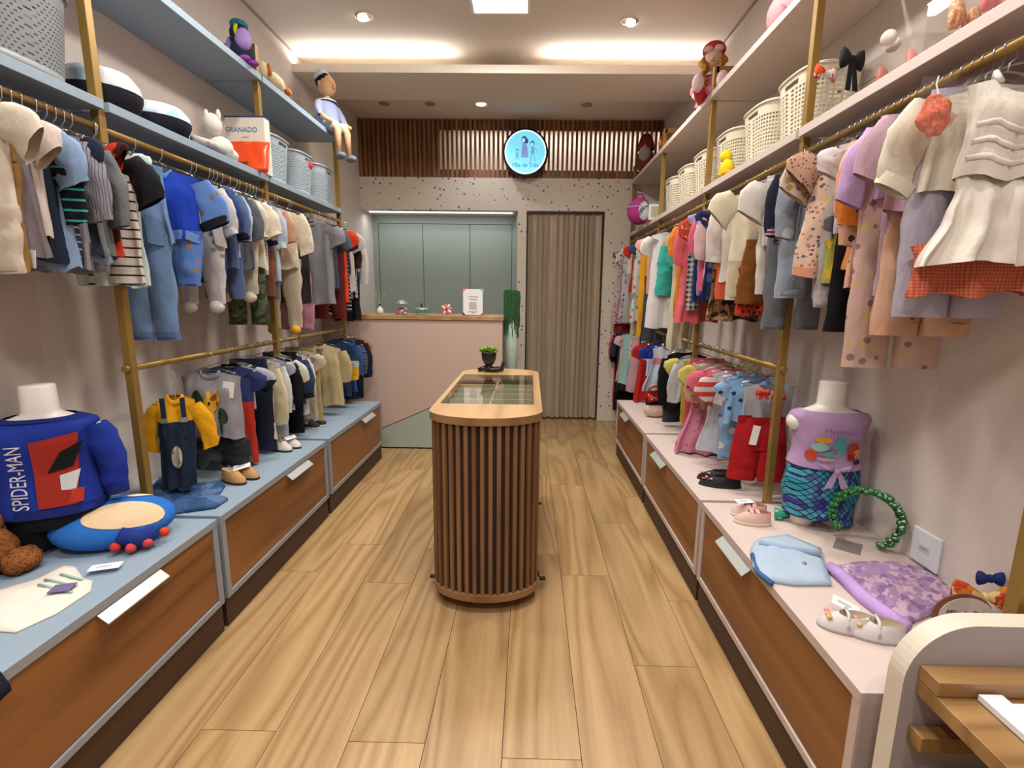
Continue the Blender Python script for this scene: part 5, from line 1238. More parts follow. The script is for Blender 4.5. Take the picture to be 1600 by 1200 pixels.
# right upper shelf, others
r = thing('plush_cube', 'pale pink rounded plush at the top edge of the right upper shelf', 'soft toy', (1.17, 2.52, ZS2))
MB().ell((0, 0, .10), (.10, .13, .10), 18, 11).build('body', fab('#d5a3a8'), r, True)
MB().ell((-.08, -.06, .05), (.03, .04, .05), 12, 8).build('paw', fab('#c08a92'), r, True)
r = thing('plush_flower', 'red plush with yellow flower centre beside the gold post on the right', 'soft toy', (1.10, 4.42, ZS2))
for k in range(6): MB().ell((.0, .05*math.cos(k*1.047), .08+.05*math.sin(k*1.047)), (.03, .036, .036), 10, 7).build('petal', fab('#b3201c'), r, True)
MB().ell((-.028, 0, .08), (.02, .028, .028), 10, 7).build('flower_centre', fab('#d0a030'), r, True)
MB().ell((0, 0, .02), (.04, .05, .022), 10, 7).build('base', fab('#8f1a1a'), r, True)
r = thing('plush_gnome', 'plush gnome with maroon hat and grey beard on the far right upper shelf', 'soft toy', (1.09, 5.05, ZS2))
MB().ell((0, 0, .11), (.085, .085, .11), 16, 10).build('body', fab('#6b2a2c'), r, True)
furry(MB().ell((-.02, -.05, .15), (.06, .05, .075), 14, 10), .008, 40, 2).build('beard', fab('#8f8578'), r, True)
MB().lathe([(.08, .2), (.078, .24), (.06, .30), (.03, .34), (0, .345)], n=16, cap0=False).build('hat', fab('#6a2422'), r, True)
MB().ell((-.03, -.085, .205), .016, 10, 7).build('nose', fab('#b98a74'), r, True)
# right lower shelf, others
r = thing('plush_duck', 'yellow fluffy soft toy squeezed between the cream baskets', 'soft toy', (1.085, 2.93, ZS1))
furry(MB().ell((0, 0, .05), (.035, .055, .05), 14, 10), .006, 60, 1).build('body', fab('#dcc01c'), r, True)
furry(MB().ell((0, .02, .12), (.032, .034, .035), 12, 8), .005, 60, 2).build('head', fab('#e2c823'), r, True)
for s in (-1, 1): MB().ell((-.02, s*.03-.03, .018), (.03, .02, .018), 10, 6).build('foot', fab('#d6a818'), r, True)
r = thing('magenta_bag', 'round magenta fluffy bag at the far end of the right lower shelf', 'bag', (1.0, 4.78, ZS1+.0))
furry(MB().ell((0, 0, .12), (.11, .10, .12), 20, 12), .007, 45, 6).build('bag_body', fab('#b03a86'), r, True)
MB().tube([(.112*math.cos(a), -.102*math.sin(a)*1.0, .15) for a in [math.radians(q) for q in range(0, 361, 20)]], .005, 6).build('zip', plain('#c9a8bc', .5), r, True)
MB().tube([(-.04, 0, .235), (-.02, 0, .27), (.02, 0, .27), (.04, 0, .235)], .006, 6).build('strap', fab('#8a2c6c'), r, True)
r = thing('picture_frame', 'small white picture frame beside the sixth cream basket', 'picture frame', (1.075, 4.46, ZS1))
MB().box(-.06, .06, 0, .012, 0, .13).build('frame', plain('#d8d6d0', .5), r, bevel=.002); MB().box(-.04, .04, -.001, 0, .02, .11).build('picture', plain('#a8a590', .7, 0, .3), r)
r = thing('printed_pouch', 'white and grey printed fabric pouch leaning by the small picture frame', 'pouch', (1.0, 4.53, ZS1))
MB().ell((0, 0, .085), (.06, .022, .085), 14, 10).build('pouch_body', fab('#b9b8bc', 'camo', '#5f6068', .05, '#8f9096'), r, True); MB().tube([(-.05, -.012, .13), (.05, -.012, .13)], .003, 5).build('zip', plain('#77777c', .4), r)
# clear boxes of bows on the near right shelf
ACR = clear('acrylic', (.97, .97, .97), 1.35, .03, .02)
def acrylic_box(loc, sx, sy, h, label):
    r = thing('clear_box', label, 'box', loc, 0, 'clear acrylic boxes on the right shelf'); t_ = .003
    MB().box(-sx, sx, -sy, -sy+t_, 0, h).box(-sx, sx, sy-t_, sy, 0, h).box(-sx, -sx+t_, -sy+t_, sy-t_, 0, h).box(sx-t_, sx, -sy+t_, sy-t_, 0, h).box(-sx, sx, -sy, sy, -.0, .003).build('walls', ACR, r)
    MB().box(-sx-.002, sx+.002, -sy-.002, sy+.002, h, h+.004).build('lid', ACR, r); return r
def bow(name, loc, rz, col, label, w=.05, h=.03, tails=None, tilt=0, group=None):
    r = thing(name, label, 'hair bow', loc, rz, group); r.rotation_euler = (tilt, 0, rz)
    M_ = col if not isinstance(col, str) else fab(col)
    for s in (-1, 1):
        m = MB(); n = 10
        m.loft([[(s*.006, .008*math.cos(2*math.pi*k/n), .008*math.sin(2*math.pi*k/n)) for k in range(n)], [(s*w*.6, .014*math.cos(2*math.pi*k/n), h*.8*math.sin(2*math.pi*k/n)) for k in range(n)], [(s*w, .012*math.cos(2*math.pi*k/n), h*math.sin(2*math.pi*k/n)) for k in range(n)]]); m.build('loop', M_, r, True)
        if tails: MB().loft([[(s*.006-.007, -.004, 0), (s*.006+.007, -.004, 0), (s*.006+.007, .0, 0), (s*.006-.007, 0, 0)], [(s*.016-.010, -.012, -tails), (s*.016+.010, -.012, -tails), (s*.016+.010, -.008, -tails), (s*.016-.010, -.008, -tails)]]).build('tail', M_, r)
    MB().ell((0, 0, 0), (.009, .012, .012), 10, 7).build('knot', M_, r, True); return r
b1 = acrylic_box((1.14, 1.95, ZS1), .07, .08, .12, 'clear acrylic box under the orange and black bows')
b2 = acrylic_box((1.16, 1.70, ZS1), .07, .11, .10, 'clear acrylic box holding coral pink bows')
b3 = acrylic_box((1.16, 1.42, ZS1), .08, .11, .14, 'clear acrylic box with peach lace bands at the top right corner')
bow('orange_bow', (1.065, 1.985, ZS1+.155), .4, fab('#cf4a20', 'camo', '#d8cfc8', .03), 'orange and white bow perched on the near clear box', .045, .026)
bow('black_bow', (1.065, 1.83, ZS1+.135), .3, '#141216', 'black velvet bow with hanging tails on the near right shelf', .042, .034, .10)
bow('coral_bow', (1.155, 1.76, ZS1+.045), .3, '#cf7d74', 'larger coral pink bow inside the middle clear box', .05, .036)
bow('coral_bow', (1.155, 1.65, ZS1+.045), .5, '#d58f84', 'paler coral bow inside the middle clear box, nearer the camera', .045, .036)
for i, s in enumerate((-.02, .02)):
    MB().ell((1.10+s, 1.70+s, ZS1+.13), .022, 12, 8).build('pompom', fab('#dcd3cc'), None, True); tag(bpy.data.objects['pompom' if i == 0 else 'pompom.001'], 'white pompom on the middle clear box, '+('farther' if s > 0 else 'nearer')+' one', 'pompom', 'white pompoms')
bow('lace_band', (1.12, 1.45, ZS1+.07), .5, fab('#c48a64', 'tweed', '#d8b090', .01), 'peach and brown lace bow in the corner clear box', .06, .045, .05)
bow('rose_bow', (1.12, 1.36, ZS1+.06), .5, '#d87f80', 'rose pink bow in the corner clear box', .05, .036)
# ------------------------------------------------------------------ mannequins
PROF = [(.10, .112, .078), (.16, .128, .088), (.22, .122, .084), (.30, .108, .075), (.36, .115, .08), (.41, .125, .082), (.445, .138, .07), (.462, .128, .056), (.475, .085, .05), (.488, .054, .047), (.50, .048, .045), (.585, .046, .044)]
def rxy(z):
    if z <= PROF[0][0]: return PROF[0][1:]
    for a, b in zip(PROF, PROF[1:]):
        if z <= b[0]: f_ = (z-a[0])/(b[0]-a[0]); return (a[1]+(b[1]-a[1])*f_, a[2]+(b[2]-a[2])*f_)
    return PROF[-1][1:]
def mloop(z, ex=0, n=28, jit=0, seed=0):
    a, b = rxy(z); L = []
    for k in range(n):
        t_ = 2*math.pi*k/n; c, s = math.cos(t_), math.sin(t_); e = 2/2.4
        j_ = jit*noise.noise(Vector((c*2+seed, s*2, z*18)))
        L.append(((a+ex+j_)*math.copysign(abs(c)**e, c), (b+ex+j_)*math.copysign(abs(s)**e, s), z))
    return L
def conform(x, z, ex, off=.003):
    a, b = rxy(z); a += ex; b += ex; q = max(0, 1-(min(abs(x)/a, .999))**2.4)**(1/2.4); return (x, -(b*q)-off, z)
def patch(pts, ex, n=8, off=.003):
    """quad patch laid on the chest: pts = four (x,z) corners"""
    m = MB(); g = []
    for j in range(n+1):
        for i in range(n+1):
            u, v = i/n, j/n; x = (pts[0][0]*(1-u)+pts[1][0]*u)*(1-v)+(pts[3][0]*(1-u)+pts[2][0]*u)*v; z = (pts[0][1]*(1-u)+pts[1][1]*u)*(1-v)+(pts[3][1]*(1-u)+pts[2][1]*u)*v
            g.append(conform(x, z, ex, off))
    m.add(g, [(j*(n+1)+i, j*(n+1)+i+1, (j+1)*(n+1)+i+1, (j+1)*(n+1)+i) for j in range(n) for i in range(n)]); return m
def text_on(s, size, mat, M, parent, ex, off=.004, sx=1):
    me = text_mesh(s, size, .0)
    me.transform(M @ Matrix.Diagonal((sx, 1, 1, 1)))
    for v in me.vertices: v.co = conform(v.co.x, v.co.z, ex, off)
    me.materials.clear(); me.materials.append(mat); return put('lettering', me, parent)
def mannequin(loc, rz, label):
    r = thing('mannequin', label, 'mannequin', loc, rz); WHT = plain('#e4ded8', .35)
    m = MB().loft([mloop(z) for z, _, _ in PROF[:-1]]+[mloop(.58), [(x*.93, y*.93, .585) for x, y, z in mloop(.585)]])
    for s in (-1, 1):
        m.loft([[(s*.062+a*math.cos(2*math.pi*k/18), b*math.sin(2*math.pi*k/18), z) for k in range(18)] for a, b, z in ((.044, .046, 0), (.05, .052, .03), (.056, .062, .09), (.058, .066, .14))])
        m.ell((s*.124, 0, .422), (.033, .042, .036), 12, 8)
    m.build('torso', WHT, r, True); return r
ML = Vector((-1.648, 1.60, .5)); MR = Vector((1.185, 1.905, .5))
mannequin(ML, .5, 'white headless child mannequin wearing the blue sweatshirt, by the left wall')
mannequin(MR, -.10, 'white headless child mannequin wearing the lilac top, by the right wall')
SWB = fab('#1b3190'); 
sw = thing('sweatshirt', 'royal blue sweatshirt with red chest panel and white lettering on the left mannequin', 'sweatshirt', ML, .5)
MB().loft([mloop(z, .014+.004*(z < .2), jit=.006, seed=2) for z in (.155, .17, .19, .24, .30, .35, .40, .43, .448, .462, .472)], False, False).build('body', SWB, sw, True)
MB().loft([mloop(z, .021) for z in (.15, .18)], False, False).build('waistband', fab('#16266e'), sw, True)
MB().loft([mloop(z, .018) for z in (.468, .48)], False, False).build('neckband', fab('#16266e'), sw, True)
for s in (-1, 1):
    o = limb((s*.118, 0, .432), (s*.178, -.02, .205), .058, .036, .95, (s*.018, .0, 0), 14, 8, .006, 3).build('sleeve', SWB, sw, True)
    limb((s*.176, -.02, .215), (s*.181, -.022, .18), .037, .033, 1.3, n=14, m=1, wr=0).build('cuff', fab('#16266e'), o, True)
patch([(-.012, .185), (.085, .185), (.108, .43), (-.012, .41)], .02, 10).build('chest_panel', fab('#9c2a1e'), sw)
patch([(.02, .30), (.085, .315), (.118, .40), (.06, .37)], .02, 8, .005).build('dark_band', fab('#131318'), sw)
patch([(.05, .24), (.085, .235), (.10, .30), (.05, .29)], .02, 6, .005).build('white_patch', fab('#c9c9cf'), sw)
patch([(.062, .19), (.10, .19), (.105, .235), (.075, .24)], .02, 6, .005).build('red_patch', fab('#b03424'), sw)
text_on('SPIDER-MAN', .062, fab('#d5ccd0'), T(-.052, 0, .295) @ FRONT @ RZ(math.pi/2), sw, .02, .005, .62)
sh = thing('dark_shorts', 'black trousers on the left mannequin, below the blue sweatshirt', 'trousers', ML, .5)
MB().loft([mloop(z, .01) for z in (.10, .14, .17)], False, False).build('hip', fab('#14151c'), sh, True)
for s in (-1, 1): MB().loft([[(s*.064+a*math.cos(2*math.pi*k/18), b*math.sin(2*math.pi*k/18), z) for k in range(18)] for a, b, z in ((.06, .064, .012), (.064, .07, .06), (.068, .078, .13))], False, False).build('leg', fab('#14151c'), sh, True)
LIL_ = fab('#b594bd')
tp = thing('tied_top', 'lilac tied sleeveless top with a sea-life print on the right mannequin', 'top', MR, -.10)
MB().loft([mloop(z, .010+.006*(z < .3), jit=.006, seed=5) for z in (.255, .28, .31, .34, .37, .40, .43, .447, .462, .473)], False, False).build('body', LIL_, tp, True)
EX = .018
text_on('Mermaid', .032, plain('#7a5aa8', .7), T(.0, 0, .408) @ FRONT, tp, EX, .004)
for (x, z, a, b, c) in ((-.055, .375, .028, .012, '#d39a30'), (-.065, .345, .028, .018, '#8fc0ae'), (-.088, .31, .018, .022, '#c8502f'), (.0, .345, .020, .030, '#4aa3a0'), (-.022, .318, .032, .012, '#55a8a4'), (.008, .378, .018, .012, '#4aa3a0'), (-.01, .33, .012, .012, '#b8487a'), (.055, .34, .022, .026, '#b04024'), (.07, .325, .014, .016, '#d0a040'), (.05, .31, .016, .012, '#98202c'), (-.04, .298, .030, .007, '#c9a0aa'), (.075, .29, .016, .010, '#4a2430')):
    m = MB(); n = 14; P = [conform(x, z, EX, .004)]+[conform(x+a*math.cos(2*math.pi*k/n), z+b*math.sin(2*math.pi*k/n), EX, .004) for k in range(n)]
    m.add(P, [(0, 1+k, 1+(k+1) % n) for k in range(n)]); m.build('print', fab(c), tp)
for s in (-1, 1):
    m = MB(); m.loft([[(0, -.108, .252), (0, -.100, .262), (0, -.096, .25)], [(s*.035, -.122, .262), (s*.04, -.110, .282), (s*.035, -.10, .262)], [(s*.06, -.104, .27), (s*.062, -.098, .28), (s*.06, -.094, .27)]]); m.build('bow_loop', LIL_, tp, True)
    MB().loft([[(s*.004-.008, -.112, .255), (s*.004+.008, -.112, .255), (s*.004+.008, -.106, .255), (s*.004-.008, -.106, .255)], [(s*.03-.014, -.12, .19), (s*.03+.014, -.12, .195), (s*.03+.014, -.116, .195), (s*.03-.014, -.116, .19)]]).build('bow_tail', LIL_, tp)
MB().ell((0, -.11, .256), (.012, .01, .012), 10, 7).build('knot', LIL_, tp, True)
sk = thing('mermaid_skirt', 'teal and purple fish-scale skirt with uneven hem on the right mannequin', 'skirt', MR, -.10)
lo = []
for z in (.27, .24, .20, .15, .10, .05, .0):
    L = []
    for k in range(32):
        t_ = 2*math.pi*k/32; c, s = math.cos(t_), math.sin(t_); a, b = rxy(max(z, .1)); e = .02 if z < .2 else .013
        zz = z
        if z == 0: zz = .045-.035*max(0, c)*(s < .6)+.02*math.exp(-(c/.25)**2)*(s < 0)
        j_ = .006*noise.noise(Vector((c*2, s*2, z*12)))
        L.append(((a+e+j_)*c, (b+e+j_)*s, max(zz, .006)))
    lo.append(L)
MB().loft(lo, False, False).build('skirt_body', fab('#2f8fa0', 'scale', s=.024), sk, True)
# ------------------------------------------------------------------ left bench things
r = thing('plush_pillow', 'blue oval plush pillow with a cream panel lying on the left bench', 'pillow', (-1.50, 1.665, .512), .55)
r.rotation_euler = (.35, 0, .5); r.scale = (1.12, 1.12, 1.1)
m = MB().ell((0, 0, .062), (.165, .105, .062), 26, 14); m.build('pillow_body', fab('#2566b8'), r, True)
def on_ell(x, y, off=.002): 
    q = max(0, 1-(x/.165)**2-(y/.105)**2); return (x, y, .062+.062*math.sqrt(q)+off)
m = MB(); n = 22; P = [on_ell(.035, -.035)]; 
for f_ in (.35, .7, 1):
    P += [on_ell(.035+f_*.105*math.cos(2*math.pi*k/n), -.032+f_*.05*math.sin(2*math.pi*k/n)) for k in range(n)]
fs = [(0, 1+k, 1+(k+1) % n) for k in range(n)]+[(1+j*n+k, 1+(j+1)*n+k, 1+(j+1)*n+(k+1) % n, 1+j*n+(k+1) % n) for j in range(2) for k in range(n)]
m.add(P, fs); m.build('panel', fab('#d3b795'), r, True)
for (x, y, a) in ((-.075, .02, .5), (.065, .06, .2)):
    m = MB(); P = [on_ell(x, y, .003)]+[on_ell(x+.034*math.cos(2*math.pi*k/14)*math.cos(a)-.012*math.sin(2*math.pi*k/14)*math.sin(a), y+.034*math.cos(2*math.pi*k/14)*math.sin(a)+.012*math.sin(2*math.pi*k/14)*math.cos(a), .003) for k in range(14)]
    m.add(P, [(0, 1+k, 1+(k+1) % 14) for k in range(14)]); m.build('patch', fab('#d9cdb9'), r)
m = MB().tube([(.03, -.095, .085), (.075, -.11, .075), (.12, -.095, .075)], [.026, .028, .022], 12).build('small_body', fab('#1c2f7a'), r, True)
for (x, y, c) in ((.02, -.12, '#c93a3a'), (.06, -.135, '#c9484a'), (.10, -.125, '#c9484a'), (.14, -.09, '#cf4428')): MB().ell((x, y, .064), (.015, .015, .016), 10, 7).build('small_foot', fab(c), r, True)
r = thing('teddy_bear', 'shaggy brown teddy bear at the left edge, in front of the mannequin', 'soft toy', (-1.70, 1.42, .5))
FUR = fab('#8a5526', 'tweed', '#6a3c18', .008)
for nm_, c, rad in (('body', (-.02, .0, .075), (.08, .08, .075)), ('leg', (.07, .02, .04), (.05, .055, .04)), ('leg', (.0, -.08, .04), (.05, .055, .04)), ('head', (-.05, .02, .15), (.06, .06, .055))):
    furry(MB().ell(c, rad, 26, 16), .008, 70, 4).build(nm_, FUR, r, True)
r = thing('baby_vest', 'white baby vest with pale green stripes lying on the near left bench', 'vest', (0, 0, 0))
P4 = [at(x, y, Z=.5) for x, y in ((-40, 935), (60, 905), (100, 885), (118, 888), (130, 905), (145, 910), (142, 925), (90, 960), (25, 990), (-40, 985))]
flat_cloth([(p.x, p.y) for p in P4], .5, .006, 3, amp=.004).build('cloth', fab('#d8d2c8'), r, True)
for i, (a, b) in enumerate((((70, 905), (120, 915)), ((60, 913), (112, 925)), ((95, 897), (128, 905)))):
    q0, q1 = at(*a, Z=.512), at(*b, Z=.512); MB().tube([(q0.x, q0.y, .5115), (q1.x, q1.y, .5115)], .004, 6).build('stripe', fab('#9fbfb4'), r, True)
q = at(98, 922, Z=.51); MB().box(-.028, .028, -.022, .022, 0, .002).xf(T(q.x, q.y, .5165) @ RZ(.3)).build('patch', fab('#6a6288'), r)
q = at(165, 888, Z=.51); card('price_card', 'white price card lying on the baby vest', (q.x, q.y, .516), (0, 0, .35), .085, .04)
# dark cloth hanging over the bench edge
r = thing('navy_garment', 'dark navy garment hanging over the bench edge at the left frame edge', 'garment', (0, 0, 0))
m = MB(); ys = [.80+.03*i for i in range(8)]
m.loft([[(-1.30, y, .508) for y in ys], [(-1.245, y, .51) for y in ys], [(-1.226, y, .50-.004*i) for i, y in enumerate(ys)], [(-1.222+.004*math.sin(i*1.7), y, .415+.006*i) for i, y in enumerate(ys)]], False, False, False); m.build('cloth', fab('#12162a'), r, True, solid=.004)
tan = dict(L=.15, w=.03, up='#b58a55', sole='#2a2320', inner='#d8c29a', h=.05, group='tan slippers')
p = at(388, 756, Z=.5); pair('slipper', (p.x-.065, p.y+.05, .5), -1.95, ['tan suede slipper nearer the camera on the middle left bench', 'tan suede slipper farther from the camera on the middle left bench'], .036, **tan)
card('price_card', 'white price card on the tan slippers', (p.x-.06, p.y+.06, .565), (.2, -.2, .5), .075, .05)
p = at(462, 705, Z=.5); pair('sneaker', (p.x-.07, p.y+.04, .5), -1.9, ['white sneaker with strap, nearer of the pair on the left bench', 'white sneaker with strap, farther of the pair on the left bench'], .034, L=.135, w=.028, up='#d3cdc2', sole='#2c2a2a', inner='#8a857c', h=.05, group='white sneakers', extra=straps('#b09a6a', 2))
card('price_card', 'white price card on the white sneakers', (p.x-.05, p.y+.05, .566), (.25, -.1, .9), .06, .035)
p = at(505, 668, Z=.5); pair('sneaker', (p.x-.08, p.y+.02, .5), -1.8, ['black sneaker with pale sole, nearer of the pair on the far left bench', 'black sneaker with pale sole, farther of the pair on the far left bench'], .036, L=.16, w=.03, up='#1d1f2a', sole='#c9bfa6', inner='#2a2a30', h=.058, group='black sneakers', extra=straps('#23252f', 2))
# overalls hung from a clear chain, yellow sleeves
OV = (-1.50, 2.03, 1.09)
r, S = garment('dungarees', OV, .35, 'dark denim dungarees over a yellow long-sleeved top, hanging beside the gold post', 'dungarees', None, fab('#d79a14', 'blk', '#1e2a40', .235), L=.40, w=.07, sl=.21, sw=.042, sa=.25, smat=fab('#d79a14'), zs=-.13, legs=.0, th=.04, slope=.5, neck=.03, collar=fab('#d79a14'))
for s in (-1, 1): 
    MB().box(s*.036-.009, s*.036+.009, -.046, -.042, -.30, -.13).build('strap', fab('#1e2a40'), r)
    MB().box(s*.036-.012, s*.036+.012, -.05, -.046, -.235, -.215).build('buckle', plain('#c9ccd2', .25, .8), r)
decal(S, .1, .62, .3, .14, off=.006).build('pocket', fab('#b9b3a4', 'flor', '#8a7a4a', .03), r)
MB().tube([(0, 0, -.02), (.006, 0, -.06), (-.004, 0, -.1), (0, 0, -.14)], .003, 5).build('chain', plain('#d3d6da', .2, .6), r)
r = thing('folded_jeans', 'blue faded jeans with legs spread on the middle left bench', 'jeans', (0, 0, 0))
JM = fab('#33517d', 'camo', '#4f6a90', .10, '#2c4870')
for nm_, ps in (('leg', ((240, 790), (262, 768), (345, 752), (352, 757), (345, 768), (285, 790))), ('leg', ((240, 800), (262, 786), (345, 775), (356, 779), (336, 792), (270, 801))), ('seat', ((228, 775), (250, 750), (290, 752), (285, 775), (262, 800), (236, 800)))):
    flat_cloth([(at(a, b, Z=.51).x, at(a, b, Z=.51).y) for a, b in ps], .5, .022 if nm_ == 'leg' else .04, 8, amp=.012).build(nm_, JM, r, True)
# giraffe vest with shorts
GX = (-1.49, 2.26, ZLO)
r, S = garment('vest', GX, .08, 'grey sleeveless vest with a yellow giraffe print at the front of the lower left rail', 'vest', 'clothes on the lower left rail', fab('#8e8c94'), L=.315, w=.135, th=.032, zs=-.075, collar=fab('#7b7882'), rz=0 if False else .08) if False else garment('vest', GX, .08, 'grey sleeveless vest with a yellow giraffe print at the front of the lower left rail', 'vest', 'clothes on the lower left rail', fab('#8e8c94'), L=.315, w=.135, th=.032, zs=-.075, collar=fab('#7b7882'))
YG = fab('#d2a028'); GG = fab('#2c3a2a')
for KI, (u, v, a, b, m_) in enumerate(((-.42, .42, .24, .17, GG), (.42, .66, .22, .12, GG), (-.2, .82, .34, .11, YG), (.0, .62, .14, .24, YG), (.12, .40, .28, .14, YG), (.02, .26, .07, .07, YG), (.28, .27, .06, .07, YG), (.2, .32, .12, .05, fab('#8a4a20')), (.05, .39, .035, .03, plain('#17120e', .5)), (.30, .45, .035, .03, plain('#17120e', .5)), (.42, .82, .05, .14, GG))):
    decal(S, u, v, a, b, off=.0035+.0006*KI).build('print', m_, r)
x, y, z = S(.72, -1, .10); price_tag(r, x, y-.008, z, .026, .075)
hanger((GX[0], GX[1], ZLO), .08, HLAB[('L', 0)], 'hangers on the lower left rail')
bottoms('shorts', (GX[0], GX[1]+.03, ZLO-.30), .08, 'charcoal shorts with pale hems under the giraffe vest', 'clothes on the lower left rail', fab('#2b2d33', 'camo', '#4a4c52', .12, '#232429'), .20, .125, .06, zs=-.06, short=True, cuff=fab('#9a9ca0'))
# ------------------------------------------------------------------ right bench things
def flower(col):
    def ex(r, L, w, h):
        rg = random.Random(4)
        for i in range(7): MB().ell((rg.uniform(-.6, .6)*w, L*(.12+.05*i), .012+h*.62), (.006, .006, .004), 8, 5).build('bead', plain(rg.choice(col), .3), r, True)
    return ex
p = at(1120, 762, Z=.5); pair('flat_shoe', (p.x+.03, p.y+.06, .5), 1.35, ['black pointed flat shoe with jewelled toe, farther of the pair', 'black pointed flat shoe with jewelled toe, nearer of the pair'][::-1], .04, L=.19, w=.034, up='#111014', sole='#0d0c0f', inner='#0c0b0e', h=.042, kind='point', group='black flat shoes', extra=flower(['#d8d2c4', '#c9692c', '#b93a2a', '#cfc9c0']))
p = at(1172, 818, Z=.5); pair('baby_shoe', (p.x+.015, p.y+.035, .5), 1.35, ['pink baby shoe with straps, farther of the pair', 'pink baby shoe with straps, nearer of the pair'][::-1], .035, L=.14, w=.03, up='#d3aea4', sole='#d2c8b4', inner='#b5785a', h=.042, group='pink baby shoes', extra=straps('#d6b0a6', 2))
card('price_card', 'white price card on the pink baby shoes', (p.x+.0, p.y+.07, .565), (.15, .1, .35), .085, .03)
p = at(1236, 815, Z=.5); bow('bow_clip', (p.x, p.y, .524), -.35, fab('#2c8a6c', 'camo', '#1d4a5c', .03, '#7fb89a'), 'green and teal marbled hair bow by the mannequin feet', .062, .026, None, -.5)
r = thing('denim_shorts', 'pale blue denim shorts folded on the near right bench', 'shorts', (0, 0, 0))
DN = fab('#a3b6c9')
PP = [(at(a, b, Z=.5).x, at(a, b, Z=.5).y) for a, b in ((1172, 862), (1178, 852), (1190, 845), (1230, 840), (1282, 862), (1298, 917), (1240, 917), (1195, 910), (1176, 890))]
flat_cloth(PP, .5, .022, 12, amp=.008, freq=16).build('cloth', DN, r, True)
a, b = at(1186, 848, Z=.525), at(1282, 866, Z=.525); MB().tube([(a.x, a.y, .524), (b.x, b.y, .524)], [.012, .012], 8).build('waistband', fab('#93aac4'), r, True)
q = at(1257, 880, Z=.53); MB().ell((q.x, q.y, .531), (.007, .007, .004), 10, 6).build('button', plain('#a8895c', .3, .8), r, True)
a, b, c = at(1176, 866, Z=.512), at(1184, 893, Z=.512), at(1206, 911, Z=.512); MB().tube([(a.x, a.y, .51), (b.x, b.y, .51), (c.x, c.y, .51)], .009, 8).build('hem', fab('#3f618f'), r, True)
r = thing('lilac_dress', 'lilac floral ruffled dress laid on the near right bench', 'dress', (0, 0, 0))
LD = fab('#a88aa8', 'camo', '#c9a9b0', .09, '#8a6a90')
PP = [(at(a, b, Z=.5).x, at(a, b, Z=.5).y) for a, b in ((1300, 888), (1340, 880), (1400, 882), (1452, 890), (1500, 912), (1500, 940), (1460, 960), (1420, 978), (1390, 960), (1350, 925))]
PP = [(min(x, XR-.01), y) for x, y in PP]
flat_cloth(PP, .5, .009, 22, rings=12, amp=.016, freq=30, sub=8).build('skirt_cloth', fab('#9f82a8', 'camo', '#bfa0b4', .04, '#876a98'), r, True)
q = [at(a, b, Z=.512) for a, b in ((1296, 887), (1320, 908), (1350, 935), (1385, 962), (1418, 984))]
q = [Vector((p_.x, p_.y, .516+.005*math.sin(i*2))) for i, p_ in enumerate(q)]
MB().tube(q, [.018, .02, .022, .022, .016], 8).build('ruffle', fab('#b796cf'), r, True)
for i, (dx_, dy_, c) in enumerate(((.0, .0, 'nearer'), (-.062, .03, 'farther'))):
    p = at(1375, 1004, Z=.5)
    def mj(r, L, w, h):
        MB().tube([(-w*1.0, .0, .02), (-w*.5, 0, h+.016), (w*.5, 0, h+.016), (w*1.0, 0, .02)], .005, 6).build('strap', plain('#c9c3c2', .25), r, True)
        for k in range(3): MB().ell((w*(.5-.5*k), L*.33, .012+h*.68), (.008, .008, .005), 8, 5).build('flower', plain(['#d98a80', '#e0a090', '#d2b060'][k], .4), r, True)
    shoe('jelly_shoe', (p.x+dx_, p.y+dy_+.02, .5), 1.25, 'pearly white jelly shoe with strap and coral flowers, %s of the pair' % c, 'white jelly shoes', .135, .03, '#cfcac8', '#b5aeae', '#b9a890', .04, 'slip', mj)
q = at(1320, 962, Z=.51); card('price_card', 'white price card leaning by the white jelly shoes', (q.x+.012, q.y+.02, .53), (.5, .3, -.5), .07, .03)
# green headband on a clear stand
hb = thing('headband', 'green gemmed headband standing against the right wall', 'headband', (1.245, 1.715, .505))
ang = [math.radians(a_) for a_ in range(-58, 222, 5)]
bd = MB(); rg = random.Random(8)
for a_ in ang:
    for q in range(3): bd.ell((.105*math.cos(a_)+rg.uniform(-.008, .008), rg.uniform(-.012, .008), .105+.105*math.sin(a_)+rg.uniform(-.006, .006)), rg.uniform(.008, .012), 6, 5)
bd.xf(RZ(-.66)); o = bd.build('gems', plain('#1f6b2c', .25, 0, .2), hb); o['kind'] = 'stuff'
MB().loft([[(.093*math.cos(a_), y, .105+.093*math.sin(a_)) for a_ in ang] for y in (-.012, .012)], False, False, False).xf(RZ(-.66)).build('band', plain('#b9cf9a', .5), hb, True)
st = thing('headband_stand', 'clear acrylic stand under the green headband', 'stand', (1.20, 1.70, .5), -.66)
MB().box(-.055, .03, -.05, .05, 0, .003).box(-.03, -.027, -.05, .05, .003, .045).build('stand_body', ACR, st)
